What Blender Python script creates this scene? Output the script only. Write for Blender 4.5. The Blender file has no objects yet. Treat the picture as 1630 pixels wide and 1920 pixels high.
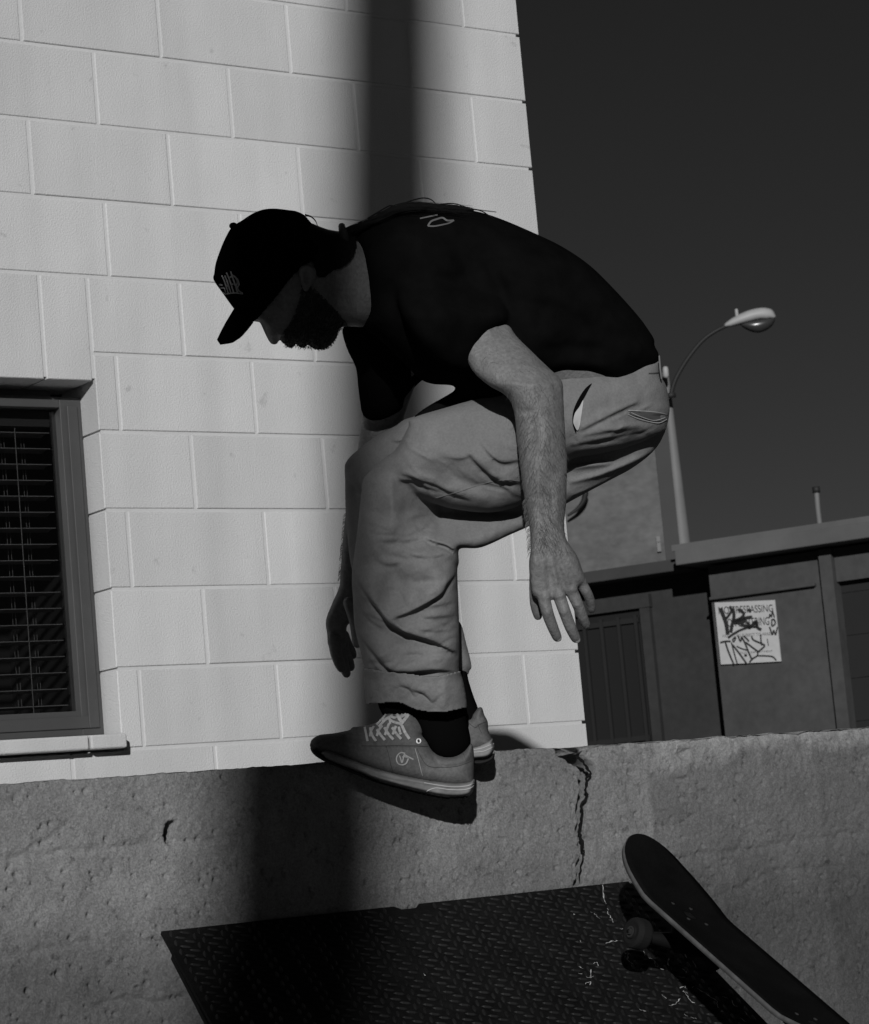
import bpy, bmesh, math, random
import numpy as np
from mathutils import Matrix, Vector

random.seed(7)
RNG = np.random.default_rng(7)
sc = bpy.context.scene
COL = sc.collection

# ------------------------------------------------------------------ camera
F = 4714.14                                   # focal length in photo pixels (1630 x 1920)
CAM = np.array([-3.0474414, 0.0, -0.49851113])
cr = np.array([0.81889684, -0.56706842, -0.08855152])
cu = np.array([-0.00155018, -0.15647161, 0.98768124])
cf = np.array([0.57393864, 0.80867177, 0.12901317])
cam_data = bpy.data.cameras.new("camera")
cam = bpy.data.objects.new("camera", cam_data)
COL.objects.link(cam)
cam.matrix_world = Matrix(((cr[0], cu[0], -cf[0], CAM[0]), (cr[1], cu[1], -cf[1], CAM[1]),
                           (cr[2], cu[2], -cf[2], CAM[2]), (0, 0, 0, 1)))
cam_data.sensor_fit = 'VERTICAL'
cam_data.sensor_height = 36.0
cam_data.lens = F / 1920 * 36.0
cam_data.clip_end = 3000
cam_data.dof.use_dof = True
cam_data.dof.focus_distance = 4.40
cam_data.dof.aperture_fstop = 24
sc.camera = cam
sc.render.resolution_x, sc.render.resolution_y = 869, 1024

# ------------------------------------------------------------------ light
SUN = np.array([0.725, 1.0, -0.395]); SUN /= np.linalg.norm(SUN)     # direction the light travels
elev = math.asin(-SUN[2])
rot = math.atan2(-SUN[0], -SUN[1])
world = bpy.data.worlds.new("World"); sc.world = world; world.use_nodes = True
nt = world.node_tree; nt.nodes.clear()
sky = nt.nodes.new("ShaderNodeTexSky"); sky.sky_type = 'NISHITA'; sky.sun_disc = False
sky.sun_elevation = elev; sky.sun_rotation = rot % (2 * math.pi)
sky.air_density = 1.0; sky.dust_density = 0.0; sky.ozone_density = 1.0
sep = nt.nodes.new("ShaderNodeSeparateColor")          # black and white film behind a red filter
bg = nt.nodes.new("ShaderNodeBackground"); bg.inputs[1].default_value = 0.05
wo = nt.nodes.new("ShaderNodeOutputWorld")
film = nt.nodes.new("ShaderNodeMath"); film.operation = 'MULTIPLY'; film.inputs[1].default_value = 0.13   # filter factor
nt.links.new(sky.outputs[0], sep.inputs[0]); nt.links.new(sep.outputs[0], film.inputs[0]); nt.links.new(film.outputs[0], bg.inputs[0])
nt.links.new(bg.outputs[0], wo.inputs[0])
sd = bpy.data.lights.new("sun", 'SUN'); sd.energy = 3.0; sd.angle = math.radians(0.75); sd.color = (1, 1, 1)
sun = bpy.data.objects.new("sun", sd); COL.objects.link(sun)
sun.rotation_euler = Vector(SUN).to_track_quat('-Z', 'Y').to_euler()
sun.location = (-8, -8, 8)
sc.view_settings.view_transform = 'Standard'; sc.view_settings.look = 'None'
sc.view_settings.gamma = 1.0; sc.view_settings.exposure = 0.0
sc.view_settings.use_curve_mapping = False

# ------------------------------------------------------------------ pixel helpers
def ray(x, y):
    x = np.asarray(x, float); y = np.asarray(y, float)
    return cf * F + (x[..., None] - 815) * cr - (y[..., None] - 960) * cu
def PD(x, y, d):                              # point seen at pixel, at axial depth d
    return CAM + ray(x, y) * (np.asarray(d, float)[..., None] / F)
def PY(x, y, Y):                              # point seen at pixel, on the plane Y = const
    r_ = ray(x, y); return CAM + r_ * (Y / r_[..., 1:2])
def PPL(x, y, p0, n):                         # point seen at pixel, on a general plane
    r_ = ray(x, y); t = np.dot(np.asarray(p0) - CAM, n) / (r_ @ np.asarray(n)); return CAM + r_ * np.asarray(t)[..., None]

# ------------------------------------------------------------------ noise
_perm = RNG.random((256, 256))
def vnoise(x, y):
    xi = np.floor(x).astype(int); yi = np.floor(y).astype(int); fx = x - xi; fy = y - yi
    fx = fx * fx * (3 - 2 * fx); fy = fy * fy * (3 - 2 * fy)
    g = lambda a, b: _perm[a % 256, b % 256]
    return ((g(xi, yi) * (1 - fx) + g(xi + 1, yi) * fx) * (1 - fy) +
            (g(xi, yi + 1) * (1 - fx) + g(xi + 1, yi + 1) * fx) * fy) * 2 - 1
def fbm(x, y, o=4):
    s = 0; a = 1; t = 0
    for i in range(o):
        s = s + a * vnoise(x * 2 ** i + 17.3 * i, y * 2 ** i + 5.1 * i); t += a; a *= .5
    return s / t

# ------------------------------------------------------------------ materials
MATS = {}
def mat(name, v, rough=.8, var=.0, vscale=8., bump=0., bscale=200., spec=.3, metal=0., var2=0., v2scale=60., coord='Object', stretch=None, bdist=.004):
    if name in MATS: return MATS[name]
    m = bpy.data.materials.new(name); m.use_nodes = True; N = m.node_tree.nodes; L = m.node_tree.links
    b = N["Principled BSDF"]
    b.inputs["Base Color"].default_value = (v, v, v, 1); b.inputs["Roughness"].default_value = rough
    b.inputs["Specular IOR Level"].default_value = spec; b.inputs["Metallic"].default_value = metal
    tc = N.new("ShaderNodeTexCoord"); src = tc.outputs[coord]
    if stretch:
        mp = N.new("ShaderNodeMapping"); mp.inputs["Scale"].default_value = stretch
        L.new(src, mp.inputs[0]); src = mp.outputs[0]
    if var or var2:
        n1 = N.new("ShaderNodeTexNoise"); n1.inputs["Scale"].default_value = vscale; n1.inputs["Detail"].default_value = 5
        n1.inputs["Roughness"].default_value = .6
        L.new(src, n1.inputs["Vector"])
        r1 = N.new("ShaderNodeMapRange"); r1.inputs[1].default_value = .3; r1.inputs[2].default_value = .7
        r1.inputs[3].default_value = 1 - var; r1.inputs[4].default_value = 1 + var
        L.new(n1.outputs[0], r1.inputs[0])
        n2 = N.new("ShaderNodeTexNoise"); n2.inputs["Scale"].default_value = v2scale; n2.inputs["Detail"].default_value = 4
        L.new(src, n2.inputs["Vector"])
        r2 = N.new("ShaderNodeMapRange"); r2.inputs[1].default_value = .3; r2.inputs[2].default_value = .7
        r2.inputs[3].default_value = 1 - var2; r2.inputs[4].default_value = 1 + var2
        L.new(n2.outputs[0], r2.inputs[0])
        mm = N.new("ShaderNodeMath"); mm.operation = 'MULTIPLY'; L.new(r1.outputs[0], mm.inputs[0]); L.new(r2.outputs[0], mm.inputs[1])
        m2 = N.new("ShaderNodeMath"); m2.operation = 'MULTIPLY'; m2.inputs[1].default_value = v; L.new(mm.outputs[0], m2.inputs[0])
        cc = N.new("ShaderNodeCombineColor")
        for i in range(3): L.new(m2.outputs[0], cc.inputs[i])
        L.new(cc.outputs[0], b.inputs["Base Color"])
    if bump:
        nb = N.new("ShaderNodeTexNoise"); nb.inputs["Scale"].default_value = bscale; nb.inputs["Detail"].default_value = 4
        L.new(src, nb.inputs["Vector"])
        bp = N.new("ShaderNodeBump"); bp.inputs["Strength"].default_value = bump; bp.inputs["Distance"].default_value = bdist
        L.new(nb.outputs[0], bp.inputs["Height"]); L.new(bp.outputs[0], b.inputs["Normal"])
    MATS[name] = m
    return m

def block_paint():
    m = mat('white_block_paint', .57, .65, var=.05, vscale=2.5, var2=.10, v2scale=420, bump=.6, bscale=230, bdist=.003)
    N = m.node_tree.nodes; L = m.node_tree.links; b = N['Principled BSDF']; src = b.inputs['Base Color'].links[0].from_socket
    oi = N.new('ShaderNodeObjectInfo'); r_ = N.new('ShaderNodeMapRange'); r_.inputs[3].default_value = .95; r_.inputs[4].default_value = 1.05; L.new(oi.outputs['Random'], r_.inputs[0])
    g_ = N.new('ShaderNodeNewGeometry'); mp = N.new('ShaderNodeMapping'); mp.inputs['Scale'].default_value = (9, 9, .9); L.new(g_.outputs['Position'], mp.inputs[0])
    n = N.new('ShaderNodeTexNoise'); n.inputs['Scale'].default_value = 1.0; n.inputs['Detail'].default_value = 6; L.new(mp.outputs[0], n.inputs['Vector'])
    r2 = N.new('ShaderNodeMapRange'); r2.inputs[1].default_value = .3; r2.inputs[2].default_value = .7; r2.inputs[3].default_value = .93; r2.inputs[4].default_value = 1.05; L.new(n.outputs[0], r2.inputs[0])
    n3 = N.new('ShaderNodeTexNoise'); n3.inputs['Scale'].default_value = 24; n3.inputs['Detail'].default_value = 3; L.new(g_.outputs['Position'], n3.inputs['Vector'])
    r3 = N.new('ShaderNodeMapRange'); r3.inputs[1].default_value = .70; r3.inputs[2].default_value = .78; r3.inputs[3].default_value = 1.0; r3.inputs[4].default_value = .80; L.new(n3.outputs[0], r3.inputs[0])
    def mul(a, c):
        v = N.new('ShaderNodeVectorMath'); v.operation = 'SCALE'; L.new(a, v.inputs[0]); L.new(c, v.inputs['Scale']); return v.outputs[0]
    L.new(mul(mul(mul(src, r_.outputs[0]), r2.outputs[0]), r3.outputs[0]), b.inputs['Base Color']); return m
M_block = block_paint()
M_mortar = mat("white_joint_paint", .55, .7, var=.05, vscale=3, bump=.25, bscale=150)
M_frame = mat("grey_frame_paint", .060, .5, var=.08, vscale=10, bump=.1, bscale=120)
M_dark = mat("dark_interior", .012, .9)
M_slat = mat("blind_slat", .15, .5)
M_ground = mat("asphalt", .05, .9, var=.25, vscale=1.2, var2=.2, v2scale=90, bump=.5, bscale=120)
M_steel = mat("tread_steel", .0075, .6, var=.35, vscale=9, var2=.25, v2scale=80, bump=.25, bscale=180, spec=.10)
M_lug = mat("tread_lug_steel", .012, .5, var=.5, vscale=14, spec=.22)
M_scratch = mat("bare_scratch", .42, .5, var=.35, vscale=120)
M_skin = mat("skin", .155, .55, var=.16, vscale=26, var2=.17, v2scale=160, bump=.5, bscale=240, spec=.3, bdist=.0025)
M_skin_dark = mat("hair_dark", .006, .8, spec=.1)
M_shirt = mat("black_cotton", .0046, 1., var=.2, vscale=20, spec=.0)
M_pants = mat("grey_twill", .172, .9, var=.10, vscale=14, var2=.09, v2scale=240, bump=.35, bscale=420, spec=.1, bdist=.002)
M_seam = mat("twill_seam", .15, .9)
M_pocket = mat("pale_pocket_lining", .42, .9)
M_cap = mat("black_cap_twill", .003, 1., spec=.0)
M_capword = mat("cap_embroidery", .22, .8, var=.5, vscale=150)
M_print = mat("grey_print", .13, .9)
M_sock = mat("black_sock", .004, 1., spec=.0)
M_suede = mat("grey_suede", .122, .95, var=.14, vscale=22, var2=.16, v2scale=180, bump=.4, bscale=400, spec=.08, bdist=.002)
M_sole = mat("grey_rubber", .19, .7, var=.30, vscale=30, stretch=(1, 1, 1))
M_sole_line = mat("pale_rubber_line", .40, .7)
M_tread = mat("black_outsole", .012, .8)
M_lace = mat("grey_lace", .42, .85, var=.2, vscale=90)
M_white = mat("white_metal", .75, .5)
M_thread = mat("pale_thread", .33, .8)
M_dstitch = mat("dark_stitch", .05, .9)
M_deckedge = mat("maple_edge", .085, .6, var=.3, vscale=40)
M_grip = mat("grip_tape", .006, 1., var=.25, vscale=14, var2=.5, v2scale=500, bump=.4, bscale=600, spec=.03)
M_truck = mat("dark_truck_metal", .008, .6, spec=.12, var=.2, vscale=30)
M_wheel = mat("worn_dark_wheel", .006, .8, var=.2, vscale=25)
M_bolt = mat("steel_bolt", .08, .35, metal=.6)
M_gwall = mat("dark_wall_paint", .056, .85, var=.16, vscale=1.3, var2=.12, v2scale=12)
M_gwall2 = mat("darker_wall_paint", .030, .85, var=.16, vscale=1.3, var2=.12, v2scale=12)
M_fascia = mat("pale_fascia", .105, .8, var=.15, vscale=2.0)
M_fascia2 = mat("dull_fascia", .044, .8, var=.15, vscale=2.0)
M_grate = mat("black_grate", .010, .6)
M_gdoor = mat("dark_roller_door", .014, .7, var=.1, vscale=2)
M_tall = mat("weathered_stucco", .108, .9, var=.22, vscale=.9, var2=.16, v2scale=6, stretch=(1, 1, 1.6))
M_tall_shade = mat("stucco_return_shade", .055, .9, var=.1, vscale=.6)  # same stucco, with the shade of the building's side put into its colour
M_lpole = mat("galvanised_pole", .15, .6, var=.08, vscale=3)
M_larm = mat("dark_lamp_arm", .02, .6)
M_lhead = mat("lamp_housing", .34, .5, var=.06, vscale=4)
M_lens = mat("lamp_lens", .035, .25, spec=.5)
M_signw = mat("sign_white", .44, .6, var=.06, vscale=14)
M_ink = mat("sign_ink", .02, .7)
M_ink2 = mat("faded_ink", .16, .7)
M_wood = mat("pole_wood", .12, .9, var=.2, vscale=3, stretch=(6, 6, .5))

def make_glass():
    m = bpy.data.materials.new("window_glass"); m.use_nodes = True; N = m.node_tree.nodes; L = m.node_tree.links; N.clear()
    o = N.new("ShaderNodeOutputMaterial"); t = N.new("ShaderNodeBsdfTransparent"); t.inputs[0].default_value = (.8, .8, .8, 1)
    g = N.new("ShaderNodeBsdfGlossy"); g.inputs["Roughness"].default_value = .02
    fr = N.new("ShaderNodeFresnel"); fr.inputs[0].default_value = 1.45
    mx = N.new("ShaderNodeMixShader"); L.new(fr.outputs[0], mx.inputs[0]); L.new(t.outputs[0], mx.inputs[1]); L.new(g.outputs[0], mx.inputs[2])
    L.new(mx.outputs[0], o.inputs[0]); return m
M_glass = make_glass()

def make_concrete():
    """board-marked concrete: sand grain, stains and two darker patch coats (vertex attribute 'coat')"""
    m = bpy.data.materials.new("old_concrete"); m.use_nodes = True; N = m.node_tree.nodes; L = m.node_tree.links
    b = N["Principled BSDF"]; b.inputs["Roughness"].default_value = .92; b.inputs["Specular IOR Level"].default_value = .15
    tc = N.new("ShaderNodeTexCoord")
    def noise(scale, det, lo, hi, a, c):
        n = N.new("ShaderNodeTexNoise"); n.inputs["Scale"].default_value = scale; n.inputs["Detail"].default_value = det
        n.inputs["Roughness"].default_value = .65; L.new(tc.outputs["Object"], n.inputs["Vector"])
        r_ = N.new("ShaderNodeMapRange"); r_.inputs[1].default_value = lo; r_.inputs[2].default_value = hi
        r_.inputs[3].default_value = a; r_.inputs[4].default_value = c; L.new(n.outputs[0], r_.inputs[0]); return r_.outputs[0], n
    a1, _ = noise(2.3, 6, .3, .7, .74, 1.20)
    a2, _ = noise(14, 6, .3, .7, .86, 1.13)
    a3, n3 = noise(260, 5, .34, .66, .76, 1.22)
    a4, _ = noise(42, 5, .60, .72, 1.0, .50)
    def mul(x, y):
        k = N.new("ShaderNodeMath"); k.operation = 'MULTIPLY'; L.new(x, k.inputs[0])
        if isinstance(y, float): k.inputs[1].default_value = y
        else: L.new(y, k.inputs[1])
        return k.outputs[0]
    at = N.new("ShaderNodeAttribute"); at.attribute_name = "coat"
    v = mul(mul(mul(mul(a1, a2), a3), a4), at.outputs["Fac"])
    v = mul(v, .32)
    cc = N.new("ShaderNodeCombineColor")
    for i in range(3): L.new(v, cc.inputs[i])
    L.new(cc.outputs[0], b.inputs["Base Color"])
    nb = N.new("ShaderNodeTexNoise"); nb.inputs["Scale"].default_value = 190; nb.inputs["Detail"].default_value = 7; nb.inputs["Roughness"].default_value = .75; nb.inputs["Distortion"].default_value = 1.2
    L.new(tc.outputs["Object"], nb.inputs["Vector"])
    bp = N.new("ShaderNodeBump"); bp.inputs["Strength"].default_value = 1.0; bp.inputs["Distance"].default_value = .007
    L.new(nb.outputs[0], bp.inputs["Height"]); L.new(bp.outputs[0], b.inputs["Normal"])
    return m
M_conc = make_concrete()

# ------------------------------------------------------------------ object helpers
def tag(o, label=None, cat=None, group=None, kind=None):
    if label: o["label"] = label
    if cat: o["category"] = cat
    if group: o["group"] = group
    if kind: o["kind"] = kind
    return o
def empty(name, loc, label, cat):
    o = bpy.data.objects.new(name, None); COL.objects.link(o); o.location = Vector(loc); o.empty_display_size = .1
    return tag(o, label, cat)
def link(name, me, m, parent=None, smooth=False):
    o = bpy.data.objects.new(name, me); COL.objects.link(o)
    if m is not None and not me.materials: me.materials.append(m)
    if parent is not None:
        o.parent = parent
        o.matrix_parent_inverse = parent_world(parent).inverted()
    if smooth:
        for p_ in me.polygons: p_.use_smooth = True
    return o
def parent_world(p):
    M = Matrix.LocRotScale(p.location, p.rotation_euler, p.scale)
    if p.parent is not None: M = parent_world(p.parent) @ p.matrix_parent_inverse @ M
    return M
def mesh(name, V, Fc, m, parent=None, smooth=False):
    me = bpy.data.meshes.new(name)
    me.from_pydata([tuple(map(float, v)) for v in V], [], [tuple(int(i) for i in f_) for f_ in Fc]); me.update()
    bm = bmesh.new(); bm.from_mesh(me); bmesh.ops.recalc_face_normals(bm, faces=bm.faces); bm.to_mesh(me); bm.free()
    return link(name, me, m, parent, smooth)
def join(parts):
    V = []; Q = []; n = 0
    for v, q in parts:
        V.extend(list(v)); Q.extend([tuple(i + n for i in f_) for f_ in q]); n += len(v)
    return V, Q
def boxg(x0, x1, y0, y1, z0, z1, fr=None):
    V = [(x, y, z) for z in (z0, z1) for y in (y0, y1) for x in (x0, x1)]
    Q = [(0, 2, 3, 1), (4, 5, 7, 6), (0, 1, 5, 4), (2, 6, 7, 3), (0, 4, 6, 2), (1, 3, 7, 5)]
    if fr: V = [fr(*v) for v in V]
    return V, Q
def bevel(o, w=.005, seg=2):
    md = o.modifiers.new("bevel", 'BEVEL'); md.width = w; md.segments = seg; md.limit_method = 'ANGLE'
    return o
def catmull(P, sub=5, closed=True):
    P = np.asarray(P, float); n = len(P); out = []
    rng = range(n) if closed else range(n - 1)
    for i in rng:
        g = (lambda k: P[k % n]) if closed else (lambda k: P[min(max(k, 0), n - 1)])
        a, b, c, d = g(i - 1), g(i), g(i + 1), g(i + 2)
        for k in range(sub):
            t = k / sub
            out.append(.5 * ((2 * b) + (c - a) * t + (2 * a - 5 * b + 4 * c - d) * t * t + (3 * b - a - 3 * c + d) * t ** 3))
    if not closed: out.append(P[-1])
    return np.array(out)
def tube(P, R, seg=10, caps=True, flat=None):
    """closed tapered tube through world points P with radii R (round ends)"""
    P = np.asarray(P, float); R = np.asarray(R, float) * np.ones(len(P))
    if caps:
        d0 = P[0] - P[1]; d0 /= np.linalg.norm(d0); d1 = P[-1] - P[-2]; d1 /= np.linalg.norm(d1)
        P = np.vstack([P[0] + d0 * R[0] * .92, P[0] + d0 * R[0] * .6, P, P[-1] + d1 * R[-1] * .6, P[-1] + d1 * R[-1] * .92])
        R = np.concatenate([[R[0] * .3, R[0] * .8], R, [R[-1] * .8, R[-1] * .3]])
    T = np.gradient(P, axis=0); T /= np.linalg.norm(T, axis=1)[:, None]
    ref = np.array([0, 0, 1.]) if abs(T[0][2]) < .9 else np.array([1., 0, 0])
    V = []; n = len(P)
    a = np.cross(T[0], ref); a /= np.linalg.norm(a)
    for i in range(n):
        a = a - T[i] * (a @ T[i]); a /= np.linalg.norm(a); b = np.cross(T[i], a)
        for k in range(seg):
            th = 2 * math.pi * k / seg
            V.append(P[i] + R[i] * (a * math.cos(th) + b * math.sin(th)))
    Q = []
    for i in range(n - 1):
        for k in range(seg):
            Q.append((i * seg + k, i * seg + (k + 1) % seg, (i + 1) * seg + (k + 1) % seg, (i + 1) * seg + k))
    Q.append(tuple(range(seg))[::-1]); Q.append(tuple((n - 1) * seg + k for k in range(seg)))
    return V, Q

def seg_dist(X, Y, P, closed):
    """distance to polyline, nearest point, signed side, arc parameter"""
    P = np.asarray(P, float); A = P; B = np.roll(P, -1, 0)
    if not closed: A = P[:-1]; B = P[1:]
    ln = np.linalg.norm(B - A, axis=1); cum = np.concatenate([[0], np.cumsum(ln)]); tot = cum[-1]
    best = np.full(X.shape, 1e9); nx = np.zeros(X.shape); ny = np.zeros(X.shape); sg = np.zeros(X.shape); tt = np.zeros(X.shape)
    for i in range(len(A)):
        ab = B[i] - A[i]; l2 = max(ab @ ab, 1e-9)
        t = np.clip(((X - A[i][0]) * ab[0] + (Y - A[i][1]) * ab[1]) / l2, 0, 1)
        qx = A[i][0] + t * ab[0]; qy = A[i][1] + t * ab[1]
        d = np.hypot(X - qx, Y - qy); m = d < best
        best[m] = d[m]; nx[m] = qx[m]; ny[m] = qy[m]
        s = ab[0] * (Y - A[i][1]) - ab[1] * (X - A[i][0])
        sg[m] = np.sign(s)[m]; tt[m] = ((cum[i] + t * ln[i]) / tot)[m]
    return best, nx, ny, sg, tt
def inside(X, Y, P):
    P = np.asarray(P); r_ = np.zeros(X.shape, bool); n = len(P)
    for i in range(n):
        x1, y1 = P[i]; x2, y2 = P[(i + 1) % n]
        if y1 == y2: continue
        c = ((y1 > Y) != (y2 > Y)) & (X < (x2 - x1) * (Y - y1) / (y2 - y1) + x1); r_ ^= c
    return r_
def folds_height(X, Y, folds):
    H = np.zeros(X.shape)
    for fd in folds:
        kind, pts, A, w = fd[0], fd[1], fd[2], fd[3]; w2 = fd[4] if len(fd) > 4 else 30
        pts = catmull(pts, 5, False)
        if pts[-1][0] < pts[0][0]: pts = pts[::-1]
        d, _, _, s, t = seg_dist(X, Y, pts, False)
        tp = np.clip(np.sin(np.pi * np.clip(t, .001, .999)), 0, 1) ** .6
        s = -s * d                               # > 0 above the line (smaller y)
        if kind == 'ridge': H += A * tp * np.exp(-(d / w) ** 2)
        elif kind == 'valley': H -= A * tp * np.exp(-(d / w) ** 2)
        elif kind == 'step':                     # fabric above the line hangs proud of the fabric below
            H += A * tp * (np.where(s > 0, np.exp(-(s / w2) ** 2), np.exp(-(s / w) ** 2)))
            H -= .35 * A * tp * np.exp(-((s + w * 1.3) / (w * 1.2)) ** 2)
    return H
def poisson(mask):
    u = np.zeros(mask.shape); ny, nx = mask.shape
    N = max(8, min(nx, ny)); om = 2 / (1 + math.sin(math.pi / N))
    jj, ii = np.meshgrid(np.arange(nx), np.arange(ny)); red = ((ii + jj) % 2 == 0) & mask; blk = ((ii + jj) % 2 == 1) & mask
    red[[0, -1]] = False; blk[[0, -1]] = False; red[:, [0, -1]] = False; blk[:, [0, -1]] = False
    for it in range(int(3.0 * N) + 60):
        for m in (red, blk):
            s = np.zeros_like(u)
            s[1:-1, 1:-1] = (u[:-2, 1:-1] + u[2:, 1:-1] + u[1:-1, :-2] + u[1:-1, 2:] + 1) * .25
            u[m] += om * (s[m] - u[m])
    return np.maximum(u, 0)
def inflate(outline, dc, k=1., tmax=.2, step=3., R=None, folds=(), back=1., noise=0., nscale=40., sub=5, smooth_outline=True, keep=None):
    """solid whose outline is traced; its section is round (k) or a rounded slab (edge radius R px). returns V, Q, depth sampler"""
    P = catmull(outline, sub) if smooth_outline else np.asarray(outline, float)
    x0, y0 = P.min(0) - 2 * step; x1, y1 = P.max(0) + 2 * step
    xs = np.arange(x0, x1 + step, step); ys = np.arange(y0, y1 + step, step)
    X, Y = np.meshgrid(xs, ys)
    d, nx, ny, _, _ = seg_dist(X, Y, P, True)
    sdv = np.where(inside(X, Y, P), d, -d)
    use = sdv > -.5 * step
    q = use[:-1, :-1] & use[1:, :-1] & use[:-1, 1:] & use[1:, 1:]
    if keep is not None:
        Pk = catmull(keep, 5); kk = inside(X, Y, Pk); qk = kk[:-1, :-1] | kk[1:, :-1] | kk[:-1, 1:] | kk[1:, 1:]
    cnt = np.zeros(X.shape, int)
    cnt[:-1, :-1] += q; cnt[1:, :-1] += q; cnt[:-1, 1:] += q; cnt[1:, 1:] += q
    used = cnt > 0; bnd = used & (cnt < 4)
    X = np.where(bnd, nx, X); Y = np.where(bnd, ny, Y)
    dcv = dc(X, Y) if callable(dc) else np.full(X.shape, float(dc))
    tm = tmax(X, Y) if callable(tmax) else tmax
    mpp = dcv / F
    if R:
        e = np.clip(sdv / R, 0, 1); h = tm * np.sqrt(np.clip(1 - (1 - e) ** 2, 0, 1))
    else:
        u = poisson((used & ~bnd)) * step * step
        h = np.sqrt(2 * u) * k * mpp
        h = h / (1 + (h / tm) ** 4) ** .25
    h = np.where(bnd, 0, h)
    fade = np.clip(sdv / (3.0 * step), 0, 1)
    H = folds_height(X, Y, folds) * fade if len(folds) else 0
    if noise: H = H + noise * fbm(X / nscale, Y / nscale, 4) * fade
    df = dcv - h - H
    df = np.where(bnd, dcv, np.minimum(df, dcv - .0005)); db = np.where(bnd, dcv, dcv + h * back)
    idx = -np.ones(X.shape, int); idx[used] = np.arange(used.sum()); nf = used.sum()
    bidx = -np.ones(X.shape, int); inn = used & ~bnd; bidx[inn] = nf + np.arange(inn.sum()); bidx[bnd] = idx[bnd]
    V = np.vstack([PD(X[used], Y[used], df[used]), PD(X[inn], Y[inn], db[inn])])
    if keep is not None: q = q & qk
    i, j = np.nonzero(q)
    Qf = np.stack([idx[i, j], idx[i + 1, j], idx[i + 1, j + 1], idx[i, j + 1]], 1)
    Qb = np.stack([bidx[i, j], bidx[i, j + 1], bidx[i + 1, j + 1], bidx[i + 1, j]], 1)
    ok = ~((idx[i, j] == bidx[i, j]) & (idx[i + 1, j] == bidx[i + 1, j]) & (idx[i, j + 1] == bidx[i, j + 1]) & (idx[i + 1, j + 1] == bidx[i + 1, j + 1]))
    Q = [tuple(a) for a in Qf] + [tuple(a) for a in Qb[ok]]
    dff = np.where(used, df, np.nan)
    def samp(x, y):
        fx = np.clip((x - xs[0]) / step, 0, len(xs) - 1.001); fy = np.clip((y - ys[0]) / step, 0, len(ys) - 1.001)
        a, b = int(fx), int(fy); c = dff[b:b + 2, a:a + 2]
        if np.isnan(c).all():
            m = np.argmin(np.where(used, (X - x) ** 2 + (Y - y) ** 2, 1e12)); return float(df.flat[m])
        c = np.where(np.isnan(c), np.nanmean(c), c); tx = fx - a; ty = fy - b
        return float((c[0, 0] * (1 - tx) + c[0, 1] * tx) * (1 - ty) + (c[1, 0] * (1 - tx) + c[1, 1] * tx) * ty)
    return V, Q, samp
def ribbon(P3, W, up=None, taper=False, thick=0.):
    """flat strip facing the viewer side along 3d points"""
    P3 = np.asarray(P3, float); n = len(P3); V = []; Q = []
    T = np.gradient(P3, axis=0)
    W = np.asarray(W, float) * np.ones(n)
    for i in range(n):
        vd = (P3[i] - CAM) if up is None else up
        s = np.cross(T[i], vd); s /= max(np.linalg.norm(s), 1e-9)
        V += [P3[i] - s * W[i] / 2, P3[i] + s * W[i] / 2]
    for i in range(n - 1): Q.append((2 * i, 2 * i + 1, 2 * i + 3, 2 * i + 2))
    return V, Q
def surf_line(pts, wpx, samp, off=.0015, sub=5, smooth=True):
    pts = catmull(pts, sub, False) if smooth and len(pts) > 2 else np.asarray(pts, float)
    if len(pts) == 2: pts = np.array([pts[0] + (pts[1] - pts[0]) * t for t in np.linspace(0, 1, 6)])
    d = np.array([samp(x, y) for x, y in pts]) - off
    P3 = PD(pts[:, 0], pts[:, 1], d)
    return ribbon(P3, wpx * d.mean() / F)

# ================================================================== SETTING
GZ = -0.95                                    # street level
YB = 5.6478789                                # face of the block building
YC = 3.7947                                   # face of the low concrete wall
S = 0.2032                                    # half a block
WT = -0.3440                                  # top of the concrete wall

g = mesh("ground", [(-400, -400, GZ), (400, -400, GZ), (400, 400, GZ), (-400, 400, GZ)], [(0, 1, 2, 3)], M_ground)
tag(g, kind="structure")

# ------------------------------------------------------------------ block building
bld = empty("block_building", (0, YB, GZ), "white painted concrete block building with a blind-covered window", "building")
WX1 = -0.062; WX0 = -1.18; WZ1 = 0.742; WZ0 = -0.160          # window opening
XL, XR = -14 * S, 7 * S; ZB, ZT = GZ, 14 * S
core = []
yc0, yc1 = YB + .0034, YB + .20
core.append(boxg(WX1 + .006, XR - .012, yc0, yc1, ZB, ZT - .01))
core.append(boxg(XL, WX0 - .006, yc0, yc1, ZB, ZT - .01))
core.append(boxg(WX0 - .006, WX1 + .006, yc0, yc1, WZ1 + .006, ZT - .01))
core.append(boxg(WX0 - .006, WX1 + .006, yc0, yc1, ZB, WZ0 - .05))
V, Q = join(core); mesh("mortar_bed", V, Q, M_mortar, bld)
V, Q = join([boxg(XR - .2, XR - .012, yc1 + .003, YB + 6, ZB, ZT - .01), boxg(XL, XL + .2, yc1 + .003, YB + 6, ZB, ZT - .01),
             boxg(XL, XR - .012, YB + 6.003, YB + 6.2, ZB, ZT - .01)])
mesh("side_wall", V, Q, M_mortar, bld)
V, Q = boxg(XL - .1, XR + .01, YB + .01, YB + 6.3, ZT + .003, ZT + .2); mesh("roof_slab", V, Q, M_mortar, bld)
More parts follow.
